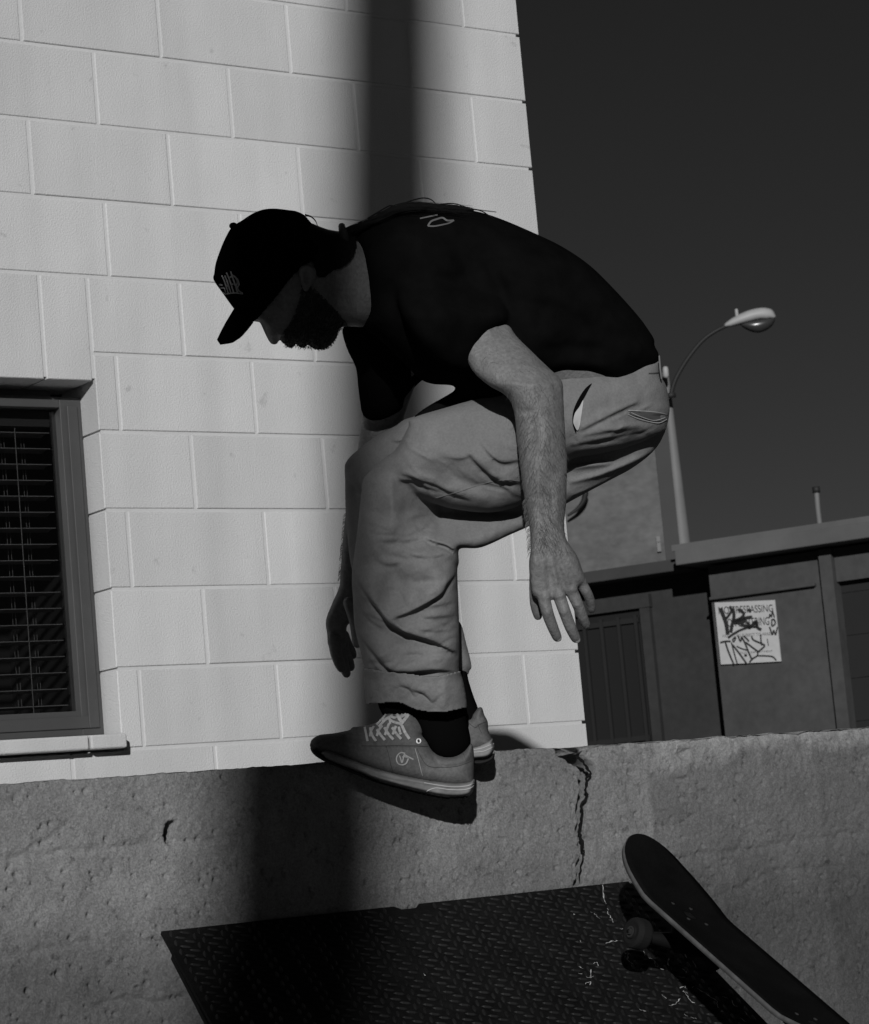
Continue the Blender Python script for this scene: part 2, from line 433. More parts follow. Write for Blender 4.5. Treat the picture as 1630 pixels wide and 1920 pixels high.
V, Q = join([boxg(WX0 - .3, WX1 + .3, YB + 1.2, YB + 1.22, -.5, 1.1), boxg(WX0 - .3, WX0 - .28, YB + .21, YB + 1.2, -.5, 1.1),
             boxg(WX1 + .28, WX1 + .3, YB + .21, YB + 1.2, -.5, 1.1), boxg(WX0 - .3, WX1 + .3, YB + .21, YB + 1.2, 1.1, 1.12),
             boxg(WX0 - .3, WX1 + .3, YB + .21, YB + 1.2, -.52, -.5)])
mesh("dark_room", V, Q, M_dark, bld)
JT = .0085
_bm = {}
def block_mesh(w, h):
    key = (round(w, 4), round(h, 4))
    if key in _bm: return _bm[key]
    b = .0022; dpt = .195; V = []
    for (yy, ins) in ((dpt, .0), (b * 1.1, 0), (.0012, b * .45), (0, b)):
        V += [(ins, yy, ins), (w - ins, yy, ins), (w - ins, yy, h - ins), (ins, yy, h - ins)]
    Q = [(0, 1, 2, 3)]
    for l in range(3):
        for k in range(4):
            Q.append((l * 4 + k, l * 4 + (k + 1) % 4, (l + 1) * 4 + (k + 1) % 4, (l + 1) * 4 + k))
    Q.append((12, 13, 14, 15))
    me = bpy.data.meshes.new("block"); me.from_pydata(V, [], Q); me.update()
    bm = bmesh.new(); bm.from_mesh(me); bmesh.ops.recalc_face_normals(bm, faces=bm.faces); bm.to_mesh(me); bm.free()
    me.materials.append(M_block); _bm[key] = me
    return me
def put_block(x0, x1, z0, z1, edge=False):
    xa = x0 + JT / 2; xb = x1 - (0 if edge else JT / 2); za = z0 + JT / 2; zb = z1 - JT / 2
    if xb - xa < .02: return
    o = bpy.data.objects.new("block", block_mesh(xb - xa, zb - za)); COL.objects.link(o)
    o.location = (xa, YB + random.uniform(-.0008, .0008), za)
    o.rotation_euler = (random.uniform(-.0012, .0012), 0, random.uniform(-.0012, .0012))
    o.parent = bld; o.matrix_parent_inverse = parent_world(bld).inverted()
XA = float(PY(170, 620, YB)[0]); XB_ = float(PY(80, 620, YB)[0])
for k in range(-5, 14):
    par = 0 if k % 2 else 1                                    # odd courses: even joints
    js = [j for j in range(-16, 9) if (j % 2) == par]
    for j in js:
        x0, x1 = j * S, (j + 2) * S
        x0 = max(x0, XL); x1 = min(x1, XR)
        if x1 - x0 < .05: continue
        z0, z1 = k * S, (k + 1) * S
        last = abs(x1 - XR) < 1e-6
        # around the window opening
        inz = z1 > WZ0 + .01 and z0 < WZ1 - .01
        if k == 4:                                             # lintel course is taller
            if x1 <= XA + 1e-6 and x0 >= WX0 - .3: continue
            if x0 < XA < x1: x0 = XA
            put_block(x0, x1, z0, z1, last); continue
        if inz:
            if x0 >= WX0 and x1 <= WX1: continue
            zt = z1; zb = z0
            if k == 3: pass
            if x0 < WX1 < x1:
                if x0 < WX0: continue
                put_block(WX1 - JT / 2, x1, zb, zt, last); continue
            if x0 < WX0 < x1:
                put_block(x0, WX0 + JT / 2, zb, zt, last); continue
        put_block(x0, x1, z0, z1, last)
# lintel blocks above the window (as tall as one and a third courses)
xs_ = [WX0 - .28, WX0 - .28 + 2 * S, XB_ - 2 * S, XB_, XA]
for a, b in zip(xs_[:-1], xs_[1:]):
    if b - a > .04: put_block(a, b, WZ1 - JT / 2, 5 * S)
# window : frame, pane, blind
ywf = YB + .090
def quadbox(x0, x1, y0, y1, z0, z1): return boxg(x0, x1, y0, y1, z0, z1)
fw = .062
V, Q = join([quadbox(WX1 - fw, WX1 - .001, ywf, ywf + .05, WZ0 + .002, WZ1 - .026), quadbox(WX0 + .001, WX0 + fw, ywf, ywf + .05, WZ0 + .002, WZ1 - .026),
             quadbox(WX0 + fw, WX1 - fw, ywf, ywf + .05, WZ1 - .055, WZ1 - .026), quadbox(WX0 + fw, WX1 - fw, ywf + .045, ywf + .055, WZ1 - .026, WZ1 - .001), quadbox(WX0 + fw, WX1 - fw, ywf, ywf + .05, WZ0 + .002, WZ0 + .065),
             # sash step
             quadbox(WX1 - fw + .018, WX1 - .014, ywf - .006, ywf - .0005, WZ0 + .02, WZ1 - .05),
             quadbox(WX0 + fw - .018, WX1 - fw + .018, ywf - .006, ywf - .0005, WZ0 + .020, WZ0 + .050)])
win = bevel(mesh("window", V, Q, M_frame, bld), .002)
V, Q = boxg(WX0 + fw, WX1 - fw, ywf + .028, ywf + .032, WZ0 + .065, WZ1 - .055); mesh("pane", V, Q, M_glass, win)
sv, sq = [], []
prof = [(-.024, -.0022), (-.012, .0), (0, .0010), (.012, .0), (.024, -.0022)]
L_ = (WX1 - fw - .004) - (WX0 + fw + .004)
for i, (yy, zz) in enumerate(prof):
    for x in (0, L_): sv += [(x, yy, zz + .0009), (x, yy, zz - .0009)]
for i in range(4):
    a = i * 4; b = a + 4
    sq += [(a, a + 2, b + 2, b), (a + 1, b + 1, b + 3, a + 3), (a, b, b + 1, a + 1), (a + 2, a + 3, b + 3, b + 2)]
sq += [(0, 1, 3, 2), (16, 18, 19, 17)]
sme = bpy.data.meshes.new("slat"); sme.from_pydata(sv, [], sq); sme.update(); sme.materials.append(M_slat)
z = WZ1 - .11; nsl = 0
while z > WZ0 + .07:
    o = bpy.data.objects.new("slat", sme); COL.objects.link(o); o.location = (WX0 + fw + .004, ywf + .085, z)
    o.rotation_euler = (math.radians(-4 + random.uniform(-1, 1)), 0, 0)
    o.parent = win; o.matrix_parent_inverse = parent_world(win).inverted(); z -= .0415; nsl += 1
for xo, ww, yy in ((.105, .0016, -.03), (.120, .0010, .024), (.113, .0010, .020), (.055, .0010, .024), (.063, .0010, .024), (.62, .0016, -.03), (.63, .001, .024)):
    x = WX1 - fw - xo
    V, Q = boxg(x, x + ww, ywf + .085 + yy, ywf + .085 + yy + ww, WZ0 + .066, WZ1 - .10); mesh("blind_cord", V, Q, M_slat, win)
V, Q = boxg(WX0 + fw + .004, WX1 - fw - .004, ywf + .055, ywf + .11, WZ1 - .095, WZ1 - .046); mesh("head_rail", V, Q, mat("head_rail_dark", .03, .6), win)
# sill of sloped blocks
sx = [WX0 - .02, WX0 + .20, WX0 + .60, -.175, float(PY(241, 1388, YB - .048)[0])]
for a, b in zip(sx[:-1], sx[1:]):
    V = []; yf = YB - .048
    for x in (a + .003, b - .003):
        V += [(x, yf, -1 * S + .002), (x, yf, WZ0 - .006), (x, YB + .085, WZ0 + .0015), (x, YB + .085, -1 * S + .002)]
    Q = [(0, 1, 2, 3), (4, 7, 6, 5), (0, 4, 5, 1), (1, 5, 6, 2), (2, 6, 7, 3), (3, 7, 4, 0)]
    bevel(mesh("window_sill", V, Q, M_block, bld), .005, 3)

# ------------------------------------------------------------------ low concrete wall
def build_concrete():
    st = .0030
    cx0 = float(PY(1095, 1520, YC)[0])
    xs = np.concatenate([np.arange(-2.0, cx0 - .04, st), np.arange(cx0 - .04, cx0 + .04, .0011), np.arange(cx0 + .04, 2.0, st), [2.0]]); zs = np.arange(GZ, WT + 1e-6, st); zs[-1] = WT
    ytop = np.array([.004, .012, .03, .07, .13, .2, .26])
    nx, nz = len(xs), len(zs); rows = nz + len(ytop)
    X = np.tile(xs, (rows, 1)); Z = np.zeros((rows, nx)); Yv = np.zeros((rows, nx))
    Z[:nz] = zs[:, None]; Z[nz:] = WT; Yv[:nz] = YC; Yv[nz:] = YC + ytop[:, None]
    n1 = fbm(X * 6, Z * 6 + 3, 4); n2 = fbm(X * 55, Z * 55, 3); n3 = fbm(X * 26 + 9, Z * 26 + 4, 3)
    fr = np.zeros((rows, nx), bool); fr[:nz] = True
    disp = .004 * n1 + .0012 * n2 + .0008 * n3 + .0022 * fbm(X * 120, Z * 120, 2)                     # + = toward the street
    # smoother at left middle, rougher strip along the top right (worn arris)
    # faint board lines : traced from the photograph
    def px2(pts): return np.array([PY(x, y, YC)[[0, 2]] for x, y in pts])
    def line(pts, amp, w, jag=.0):
        P = px2(pts); d, _, _, s, t = seg_dist(X + jag * vnoise(X * 60, Z * 60), Z + jag * vnoise(X * 60 + 7, Z * 60 + 2), P, False)
        return amp * np.exp(-(d / w) ** 2), d, s
    for pts, amp in (([(1180, 1625), (1400, 1592), (1640, 1556)], -.0035), ([(1330, 1690), (1450, 1635), (1580, 1622)], -.003),
                     ([(-20, 1612), (100, 1597), (200, 1590), (320, 1578), (460, 1570)], -.004), ([(260, 1757), (520, 1735), (700, 1706), (830, 1688)], .004),
                     ([(-10, 1795), (90, 1778), (170, 1768)], -.004), ([(180, 1885), (240, 1868), (300, 1880), (360, 1862)], -.006),
                     ([(20, 1610), (90, 1575), (125, 1548)], -.004), ([(620, 1720), (800, 1695), (1000, 1668), (1170, 1640)], .002)):
        h, _, _ = line(pts, amp, .0055, .004); disp += h
    # step of a patch coat
    disp = np.where(fr, disp, 0)
    # the big crack
    crack = [(1060, 1403), (1082, 1418), (1100, 1436), (1106, 1450), (1098, 1468), (1100, 1490), (1092, 1508), (1090, 1530), (1087, 1560), (1092, 1590), (1096, 1600), (1090, 1625), (1087, 1660), (1083, 1700)]
    P = px2(crack); jx = .009 * fbm(X * 60, Z * 60, 3); d, _, _, s, t = seg_dist(X + jx, Z, P, False)
    wd = .0048 * (1.15 - t) + .0015 + .002 * (fbm(Z * 40, Z * 0 + 3, 2))
    wd = np.maximum(wd * 1.8, .0046)
    disp -= np.where(fr, .090 * np.exp(-(d / wd) ** 4) + .008 * np.exp(-(d / .014) ** 2) * (.5 + .5 * fbm(X * 40, Z * 40, 2)), 0)
    for (px_, py_, rx, rz, dp) in ((321, 1556, .0078, .014, .09), (318, 1567, .0066, .012, .09), (1098, 1598, .010, .013, .014), (1100, 1580, .012, .012, .008),
                                   (1285, 1412, .013, .011, .012), (200, 1573, .004, .004, .01), (250, 1640, .003, .003, .008), (95, 1545, .0035, .0035, .009),
                                   (110, 1825, .004, .006, .012), (173, 1637, .003, .003, .008), (1275, 1462, .02, .006, .006), (1385, 1455, .008, .006, .008),
                                   (512, 1655, .006, .007, .006), (417, 1457, .003, .003, .01), (268, 1752, .004, .003, .01)):
        c = PY(px_, py_, YC); rr = ((X - c[0]) / rx) ** 2 + ((Z - c[2]) / rz) ** 2
        rr = rr * (1 + .5 * vnoise(X * 200, Z * 200))
        disp -= np.where(fr, dp * np.exp(-rr ** (3 if dp > .05 else 1.5)), 0)
    for i in range(700):                                        # bug holes
        cx = RNG.uniform(-1.45, 1.2); cz = RNG.uniform(GZ + .1, WT - .01); r_ = RNG.uniform(.0016, .0040)
        a0 = np.searchsorted(xs, cx - .02); a1 = np.searchsorted(xs, cx + .02); b0 = max(0, int((cz - .02 - GZ) / st)); b1 = min(nz, int((cz + .02 - GZ) / st))
        sl = (slice(b0, b1), slice(a0, a1)); disp[sl] -= .010 * np.exp(-(((X[sl] - cx) / r_) ** 2 + ((Z[sl] - cz) / r_) ** 2))
    # worn and chipped arris
    wx = np.clip((xs + .35) / .5, 0, 1); low = .0035 * np.abs(fbm(xs * 30, xs * 0 + 1, 3)) + wx * .007 * np.clip(fbm(xs * 22, xs * 0 + 5, 3) + .15, 0, 1)
    notch = lambda px_, w, a: a * np.exp(-((xs - PY(px_, 1400, YC)[0]) / w) ** 2)
    low = low + notch(1078, .018, .014) + notch(1064, .012, .006) + notch(1110, .01, .005) + notch(1290, .012, .005) + notch(745, .02, .004)
    eg = np.exp(-np.maximum(WT - Z, 0) / .012); eg[nz:] = np.exp(-(ytop[:, None]) / .03)
    Z = Z - low[None, :] * eg
    rough = np.clip((X + .15) / .3, 0, 1) * np.exp(-np.maximum(WT - Z, 0) / .05)
    disp += np.where(fr, rough * .006 * fbm(X * 45 + 3, Z * 45, 3) - rough * .006, 0)
    disp -= np.where(fr, .006 * np.exp(-np.maximum(WT - Z, 0) / .004), 0)
    Yv = Yv - disp
    Z[nz:] += .003 * fbm(X[nz:] * 30, Yv[nz:] * 30, 3)
    V = np.stack([X, Yv, Z], -1).reshape(-1, 3)
    i, j = np.meshgrid(np.arange(rows - 1), np.arange(nx - 1), indexing='ij'); a = (i * nx + j).ravel()
    Q = np.stack([a, a + 1, a + nx + 1, a + nx], 1)
    n0 = len(V)
    # back face and the plain run of wall on both sides
    e1 = boxg(-9, -2.0, YC, YC + .26, GZ, WT - .004); e2 = boxg(2.0, 16, YC, YC + .26, GZ, WT - .004)
    bk = ([(-2, YC + .26, GZ), (2, YC + .26, GZ), (2, YC + .26, WT - .004), (-2, YC + .26, WT - .004)], [(0, 1, 2, 3)])
    V2, Q2 = join([(V, [tuple(q) for q in Q]), e1, e2, bk])
    me = bpy.data.meshes.new("concrete_wall"); me.from_pydata([tuple(map(float, v)) for v in V2], [], [tuple(map(int, q)) for q in Q2]); me.update()
    # patch coats
    coat = np.ones(len(V2))
    Vn = np.array(V2); x, zz = Vn[:, 0], Vn[:, 2]
    wob = .004 * fbm(x * 40, zz * 40, 3)
    xp = PY(1217, 1500, YC)[0]; zt = PY(1217, 1450, YC)[2]
    k1 = np.clip((x + wob - xp) / .012, 0, 1) * np.clip((zt + .035 + .03 * fbm(x * 8, zz * 0, 2) - zz) / .02, 0, 1)
    coat *= 1 - .30 * k1
    xp2 = PY(1528, 1440, YC)[0]; coat *= 1 - .17 * np.clip((x + wob - xp2) / .006, 0, 1)
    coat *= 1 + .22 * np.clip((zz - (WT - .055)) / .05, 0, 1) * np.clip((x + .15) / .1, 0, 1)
    coat *= 1 - .42 * np.clip(((WT - .20) - zz + .05 * fbm(x * 4, zz * 9, 3)) / .14, 0, 1)          # darker towards the foot of the wall
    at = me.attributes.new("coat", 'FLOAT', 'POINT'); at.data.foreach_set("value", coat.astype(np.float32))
    bm = bmesh.new(); bm.from_mesh(me); bmesh.ops.recalc_face_normals(bm, faces=bm.faces); bm.to_mesh(me); bm.free()
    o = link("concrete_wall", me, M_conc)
    for p_ in me.polygons[:len(Q)]: p_.use_smooth = True
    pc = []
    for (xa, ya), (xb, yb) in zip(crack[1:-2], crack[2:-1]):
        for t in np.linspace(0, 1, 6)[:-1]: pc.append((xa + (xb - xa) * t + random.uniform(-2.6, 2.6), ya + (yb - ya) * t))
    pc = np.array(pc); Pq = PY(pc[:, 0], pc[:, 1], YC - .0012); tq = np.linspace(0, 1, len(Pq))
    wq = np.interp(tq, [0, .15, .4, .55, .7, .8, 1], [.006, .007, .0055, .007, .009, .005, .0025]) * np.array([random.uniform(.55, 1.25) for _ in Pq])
    Vq, Qq = ribbon(Pq, wq, up=np.array([0, 1., 0])); mesh("crack_shade", Vq, Qq, mat("crack_shade_black", .012, 1., var=.4, vscale=90, spec=0.), o)  # near-black ribbon paints the shade inside the crack
    tag(o, "low cracked concrete wall with a chipped top edge behind the metal ramp", "wall")
build_concrete()

# ------------------------------------------------------------------ tread plate ramp
RA = math.radians(33)
rp0 = PY(700, 1705, YC); rz0 = float(PY(740, 1700, YC)[2])
rn = np.array([0, -math.sin(RA), math.cos(RA)])
rorg = np.array([0, YC - .012, rz0])
def onramp(x, y, off=0.): return PPL(x, y, rorg + rn * off, rn)
ramp = empty("metal_ramp", (-.5, YC - .3, GZ), "black tread plate ramp leaning on the low concrete wall", "ramp")
TL, TR = onramp(310, 1755), onramp(1170, 1645)
BL, BR = onramp(402, 1924), onramp(1436, 1916)
def ext(a, b):                                                      # run the side edge down to the ground
    d = (b - a); t = (GZ + .012 - a[2]) / d[2]; return a + d * t
BL, BR = ext(TL, BL), ext(TR, BR)
TL[2] = TR[2] = (TL[2] + TR[2]) / 2; TL[1] = TR[1] = (TL[1] + TR[1]) / 2
nA, nB = onramp(742, 1703), onramp(788, 1697)
nt_ = .012
sdir = (BL - TL) / np.linalg.norm(BL - TL)
outl = [TL, np.array([nA[0], TL[1], TL[2]]), np.array([nA[0] + .012, TL[1], TL[2]]) + sdir * nt_, np.array([nB[0] - .012, TL[1], TL[2]]) + sdir * nt_, np.array([nB[0], TL[1], TL[2]]), TR, BR, BL]
def slab(outline, off, th):
    n = len(outline); V = [p_ + rn * off for p_ in outline] + [p_ + rn * (off - th) for p_ in outline]
    Q = [tuple(range(n)), tuple(range(2 * n - 1, n - 1, -1))] + [(i, i + n, (i + 1) % n + n, (i + 1) % n) for i in range(n)]
    return V, Q
V, Q = slab(outl, 0, .006); mesh("plate", V, Q, M_steel, ramp)
lo = [TL + sdir * .055 + np.array([.004, 0, 0]), TR + sdir * .055 - np.array([.02, 0, 0]), BR - np.array([.02, 0, 0]), BL + np.array([-.006, 0, 0])]
V, Q = slab(lo, -.012, .008); mesh("lower_sheet", V, Q, M_steel, ramp)
ru = np.array([1., 0, 0]); rs = np.cross(rn, ru); rs = rs if rs[2] < 0 else -rs    # down the slope
def lugs():
    parts = []; pit = .027; ln, wd, hh = .0105, .0036, .0022
    edge = lambda s: (TL + (BL - TL) * s, TR + (BR - TR) * s)
    slope_len = np.linalg.norm((TL - BL) @ rs)
    r_ = 0; s = .012
    while s < slope_len - .01:
        a, b = edge(s / slope_len); k = 0; x = a[0] + .015 + (pit / 2 if r_ % 2 else 0)
        while x < b[0] - .012:
            ang = math.radians(22 if (k + r_) % 2 else -68)
            c = TL + rs * s + np.array([x - TL[0], 0, 0])
            d1 = ru * math.cos(ang) + rs * math.sin(ang); d2 = np.cross(rn, d1)
            if not (nA[0] - .02 < x < nB[0] + .02 and s < .03):
                ring = []
                for t in (-1, -.5, 0, .5, 1): ring.append((t, math.sqrt(max(0, 1 - abs(t) ** 2.2))))
                V = [c + d1 * ln * t - d2 * wd * w_ for t, w_ in ring] + [c + d1 * ln * t + d2 * wd * w_ for t, w_ in ring[1:-1]] + [c + d1 * ln * t + rn * hh for t in (-.55, 0, .55)]
                # 0..4 lower side, 5..7 upper side, 8..10 crest
                Q = [(0, 1, 8), (1, 2, 9, 8), (2, 3, 10, 9), (3, 4, 10), (0, 8, 5), (5, 8, 9, 6), (6, 9, 10, 7), (7, 10, 4)]
                parts.append(([v + rn * .0002 for v in V], Q))
            x += pit; k += 1
        s += pit * .5; r_ += 1
    V, Q = join(parts)
    o = mesh("tread_lugs", V, Q, M_lug, ramp); tag(o, kind="stuff")
lugs()
# bright scrapes worn through the paint
scr = [[(1131, 1655), (1132, 1672), (1134, 1690), (1140, 1700), (1141, 1712), (1147, 1722), (1150, 1730)], [(1108, 1711), (1116, 1714), (1125, 1722)], [(1076, 1714), (1082, 1716)],
       [(1136, 1770), (1148, 1765), (1159, 1764)], [(1170, 1786), (1178, 1789), (1176, 1800), (1188, 1808)], [(1195, 1778), (1206, 1784), (1211, 1793)], [(1216, 1796), (1228, 1801), (1229, 1812), (1245, 1818)],
       [(1226, 1768), (1238, 1774), (1246, 1778)], [(1254, 1796), (1253, 1808), (1260, 1818)], [(1280, 1783), (1288, 1796)], [(1299, 1802), (1308, 1816)], [(1279, 1816), (1288, 1822), (1286, 1829)], [(1262, 1830), (1285, 1832)],
       [(1112, 1806), (1121, 1803), (1122, 1811)], [(1079, 1826), (1092, 1826)], [(1086, 1813), (1094, 1816)], [(1108, 1817), (1107, 1832), (1113, 1830)], [(1097, 1844), (1108, 1840), (1106, 1847)], [(1100, 1832), (1110, 1833)],
       [(1297, 1852), (1303, 1850), (1322, 1862), (1345, 1876), (1346, 1886), (1352, 1895), (1360, 1896)], [(1274, 1853), (1284, 1850), (1282, 1860), (1290, 1862)], [(1286, 1862), (1292, 1874), (1303, 1880)],
       [(1256, 1886), (1266, 1882), (1276, 1872)], [(1353, 1868), (1366, 1873)], [(1371, 1875), (1376, 1884), (1384, 1888)], [(1284, 1902), (1296, 1908), (1306, 1910)], [(1395, 1895), (1409, 1911)], [(1386, 1908), (1400, 1916)],
       [(1163, 1741), (1168, 1741)], [(1088, 1762), (1091, 1767)], [(795, 1826), (798, 1829)], [(1240, 1866), (1250, 1872)], [(1200, 1893), (1212, 1896)]]
parts = []
for pl in scr:
    pts = []
    for a, b in zip(pl[:-1], pl[1:]):
        for t in np.linspace(0, 1, 5)[:-1]: pts.append((a[0] + (b[0] - a[0]) * t + random.uniform(-1.3, 1.3), a[1] + (b[1] - a[1]) * t + random.uniform(-1.3, 1.3)))
    pts.append(pl[-1]); pts = np.array(pts)
    P3 = onramp(pts[:, 0], pts[:, 1], .0026)
    n = len(P3); i0 = 0
    while i0 < n - 1:                                              # broken into flecks
        m_ = min(random.choice([1, 2, 2, 3]), n - 1 - i0); w = np.array([random.uniform(.0008, .0030) for _ in range(m_ + 1)]); w[[0, -1]] *= .4
        if random.random() < .9: parts.append(ribbon(P3[i0:i0 + m_ + 1], w, up=rn))
        i0 += m_
V, Q = join(parts); o = mesh("paint_scrape", V, Q, M_scratch, ramp); tag(o, kind="stuff")
# steel legs under the plate
V, Q = join([boxg(x, x + .04, YC - .14, YC - .10, GZ, rz0 - .14) for x in (TL[0] + .1, TR[0] - .15)]); mesh("support_frame", V, Q, M_steel, ramp)

# ================================================================== FAR BUILDINGS
hd = math.radians(-24.8); ft = np.array([-math.sin(hd), -math.cos(hd), 0.]) * 1.0      # along the facade, towards the viewer
fnrm = np.array([-math.cos(hd), math.sin(hd), 0.])                                      # facade normal, towards the street
fo = PD(1340, 1300, 24.0)
def fsz(x, y, off=0.):
    P_ = PPL(x, y, fo + fnrm * off, fnrm); v = P_ - fo; return float(v @ ft), float(P_[2])
def fpt(s, o, z_): return tuple(fo * np.array([1, 1, 0]) + ft * s + fnrm * o + np.array([0, 0, z_]))
def fbox(s0, s1, o0, o1, z0, z1): return boxg(s0, s1, o0, o1, z0, z1, fpt)
gar = empty("garage_building", (fo[0], fo[1], GZ), "low dark painted building with a flat roof and pale fascia", "building")
s_a = fsz(1347, 1250)[0]; s_p0 = fsz(1552, 1150)[0]; s_p1 = fsz(1575, 1150)[0]; s_end = fsz(2600, 1000)[0]
z_e = fsz(1318, 1053, .30)[1]; z_et = fsz(1318, 1030, .30)[1]
s_left = s_a - 5.2
V, Q = fbox(s_a, s_p0, -6, 0, GZ, z_e - .02); mesh("wall", V, Q, M_gwall, gar)
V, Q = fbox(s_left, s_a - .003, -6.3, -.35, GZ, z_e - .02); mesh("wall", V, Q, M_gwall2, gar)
V, Q = fbox(s_p0 - .003, s_p1, -.3, .07, GZ, z_e - .02); mesh("pilaster", V, Q, M_gwall, gar)
z_d = fsz(1620, 1084)[1]
V, Q = join([fbox(s_p1 + .003, s_end, -6, -.003, z_d, z_e - .02), fbox(s_end, s_end + .3, -6, -.003, GZ, z_e - .02), fbox(s_left, s_end, -6.5, -6.31, GZ, z_e - .02)]); mesh("wall", V, Q, M_gwall, gar)
zz = GZ; k = 0
while zz < z_d - .01:
    V, Q = fbox(s_p1 + .003, s_end, -.14 + .01 * (k % 2), -.1, zz, min(zz + .4, z_d) - .004); mesh("door_panel", V, Q, M_gdoor, gar); zz += .4; k += 1
V, Q = fbox(s_a - .2, s_end + .5, -6.6, .30, z_e, z_et + .03); bevel(mesh("fascia", V, Q, M_fascia, gar), .01)
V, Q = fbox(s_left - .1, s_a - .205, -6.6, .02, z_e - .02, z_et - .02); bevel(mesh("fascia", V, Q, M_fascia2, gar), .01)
V, Q = fbox(s_a - .25, s_end + .45, -6.55, .24, z_et + .031, z_et + .09); mesh("roof_edging", V, Q, M_fascia, gar)
s1, zt1 = fsz(1343, 1124, .05); s2, _ = fsz(1528, 1097, .05)
V, Q = fbox(s_a + .002, s2, .001, .06, zt1, z_e - .32); bevel(mesh("lintel_board", V, Q, M_gwall, gar), .008)
# barred door in the set-back part
ds0, dz1 = fsz(1104, 1158, -.34); ds1, _ = fsz(1203, 1141, -.34)
dz1 = fsz(1200, 1143, -.34)[1]
V, Q = fbox(ds0 - 1.2, ds1, -.349, -.335, GZ + .02, dz1); dr = mesh("barred_door", V, Q, M_grate, gar)
nb = 12
for i in range(nb):
    s = ds1 - .06 - i * .19
    V, Q = fbox(s - .018, s + .018, -.330, -.295, GZ + .05, dz1 - .05); mesh("bar", V, Q, M_gdoor, dr)
for z_ in (GZ + .1, (GZ + dz1) * .5, dz1 - .1):
    V, Q = fbox(ds0 - 1.15, ds1 - .03, -.333, -.305, z_ - .025, z_ + .025); mesh("crossbar", V, Q, M_gdoor, dr)
V, Q = join([fbox(ds0 - 1.3, ds1 + .12, -.348, -.27, dz1 + .01, dz1 + .14), fbox(ds1 + .005, ds1 + .11, -.348, -.28, GZ, dz1 + .008)]); mesh("door_frame", V, Q, M_gwall2, gar)
# roof vent
vp = PD(np.array([1531, 1536]), np.array([922, 985]), np.array([25.5, 25.5]))
V, Q = tube(np.array([vp[0], vp[0] * .5 + vp[1] * .5, [vp[0][0], vp[0][1], vp[1][2] - .3]]), .028, 10); mesh("vent_pipe", V, Q, M_lpole, gar, True)
V, Q = tube(np.array([vp[0] + [0, 0, -.01], vp[0] + [0, 0, .05]]), .04, 10, False); mesh("vent_cowl", V, Q, M_larm, gar, True)
# tall stucco building behind
tb = PD(1240, 960, 40.0); tall = empty("stucco_building", (tb[0], tb[1], GZ), "tall weathered pale stucco building behind the low dark building", "building")
tz = float(PD(1100, 745, 40.0)[2])
tv = (tb - CAM) * np.array([1, 1, 0]); tv /= np.linalg.norm(tv)                         # away from the viewer
tr_ = np.array([tv[1], -tv[0], 0.])                                                    # to the right
def tpt(a, b, c): return tuple(tb * np.array([1, 1, 0]) + tr_ * a + tv * b + np.array([0, 0, c]))
V, Q = boxg(-14, 0, 0, 9, GZ, tz, tpt); mesh("wall", V, Q, M_tall, tall)
V, Q = boxg(.003, .24, .015, 8, GZ, tz - .02, tpt); mesh("corner_return", V, Q, M_tall_shade, tall)
V, Q = boxg(-14.1, .05, -.06, 9.1, tz + .003, tz + .25, tpt); mesh("parapet", V, Q, M_tall, tall)
pts = catmull([(1098, 925), (1094, 940), (1082, 955), (1066, 966)], 5, False); Pp = PD(pts[:, 0], pts[:, 1], np.full(len(pts), 39.93))
V, Q = tube(Pp, np.linspace(.05, .02, len(Pp)), 8); mesh("wall_conduit", V, Q, M_larm, tall, True)
V, Q = join([boxg(-.12, -.06, -.06, -.003, float(PD(1245, y0, 40.)[2]), float(PD(1245, y0, 40.)[2]) + h, tpt) for y0, h in ((1035, .16), (1018, .10))])
mesh("wall_fitting", V, Q, M_lpole, tall)

# ------------------------------------------------------------------ street lamp
LD = 41.5
lb = PD(1281, 1030, LD); lamp = empty("street_lamp", (lb[0], lb[1], GZ), "street lamp with curved arm and cobra head rising behind the roof", "street lamp")
zt_ = float(PD(1250, 690, LD)[2])
hs = np.linspace(GZ, zt_, 12); V, Q = tube(np.array([[lb[0], lb[1], h] for h in hs]), np.interp(hs, [GZ, lb[2], zt_], [.17, .138, .06]), 16, False); mesh("pole", V, Q, M_lpole, lamp, True)
def pd_line(pts, d, sub=5):
    p_ = catmull(pts, sub, False); return PD(p_[:, 0], p_[:, 1], np.full(len(p_), d))
ap = pd_line([(1258, 742), (1262, 725), (1270, 705), (1290, 672), (1316, 640), (1340, 622), (1362, 611)], LD); V, Q = tube(ap, np.linspace(.038, .030, len(ap)), 8); mesh("arm", V, Q, M_larm, lamp, True)
V, Q = tube(PD(np.array([1257.5, 1258.5]), np.array([737, 746]), np.array([LD, LD])), .085, 12, False); mesh("arm_clamp", V, Q, M_larm, lamp, True)
V, Q = tube(PD(np.array([1248, 1249]), np.array([692, 704]), np.array([LD, LD])), .05, 10); mesh("pole_cap", V, Q, M_lhead, lamp, True)
V, Q, _ = inflate([(1358, 613), (1360, 606), (1375, 595), (1400, 583), (1425, 577), (1445, 579), (1453, 588), (1453, 597), (1425, 600), (1395, 607), (1375, 612)], LD, 1.3, .2, 1.5)
lh = mesh("lamp_head", V, Q, M_lhead, lamp, True)
V, Q, _ = inflate([(1388, 606), (1420, 598), (1451, 595), (1451, 606), (1441, 617), (1422, 624), (1402, 619)], LD, 1., .17, 1.5); mesh("lens", V, Q, M_lens, lh, True)
V, Q = tube(PD(np.array([1381, 1382]), np.array([582, 592]), np.array([LD, LD])), .03, 8); mesh("photocell", V, Q, M_lhead, lh, True)

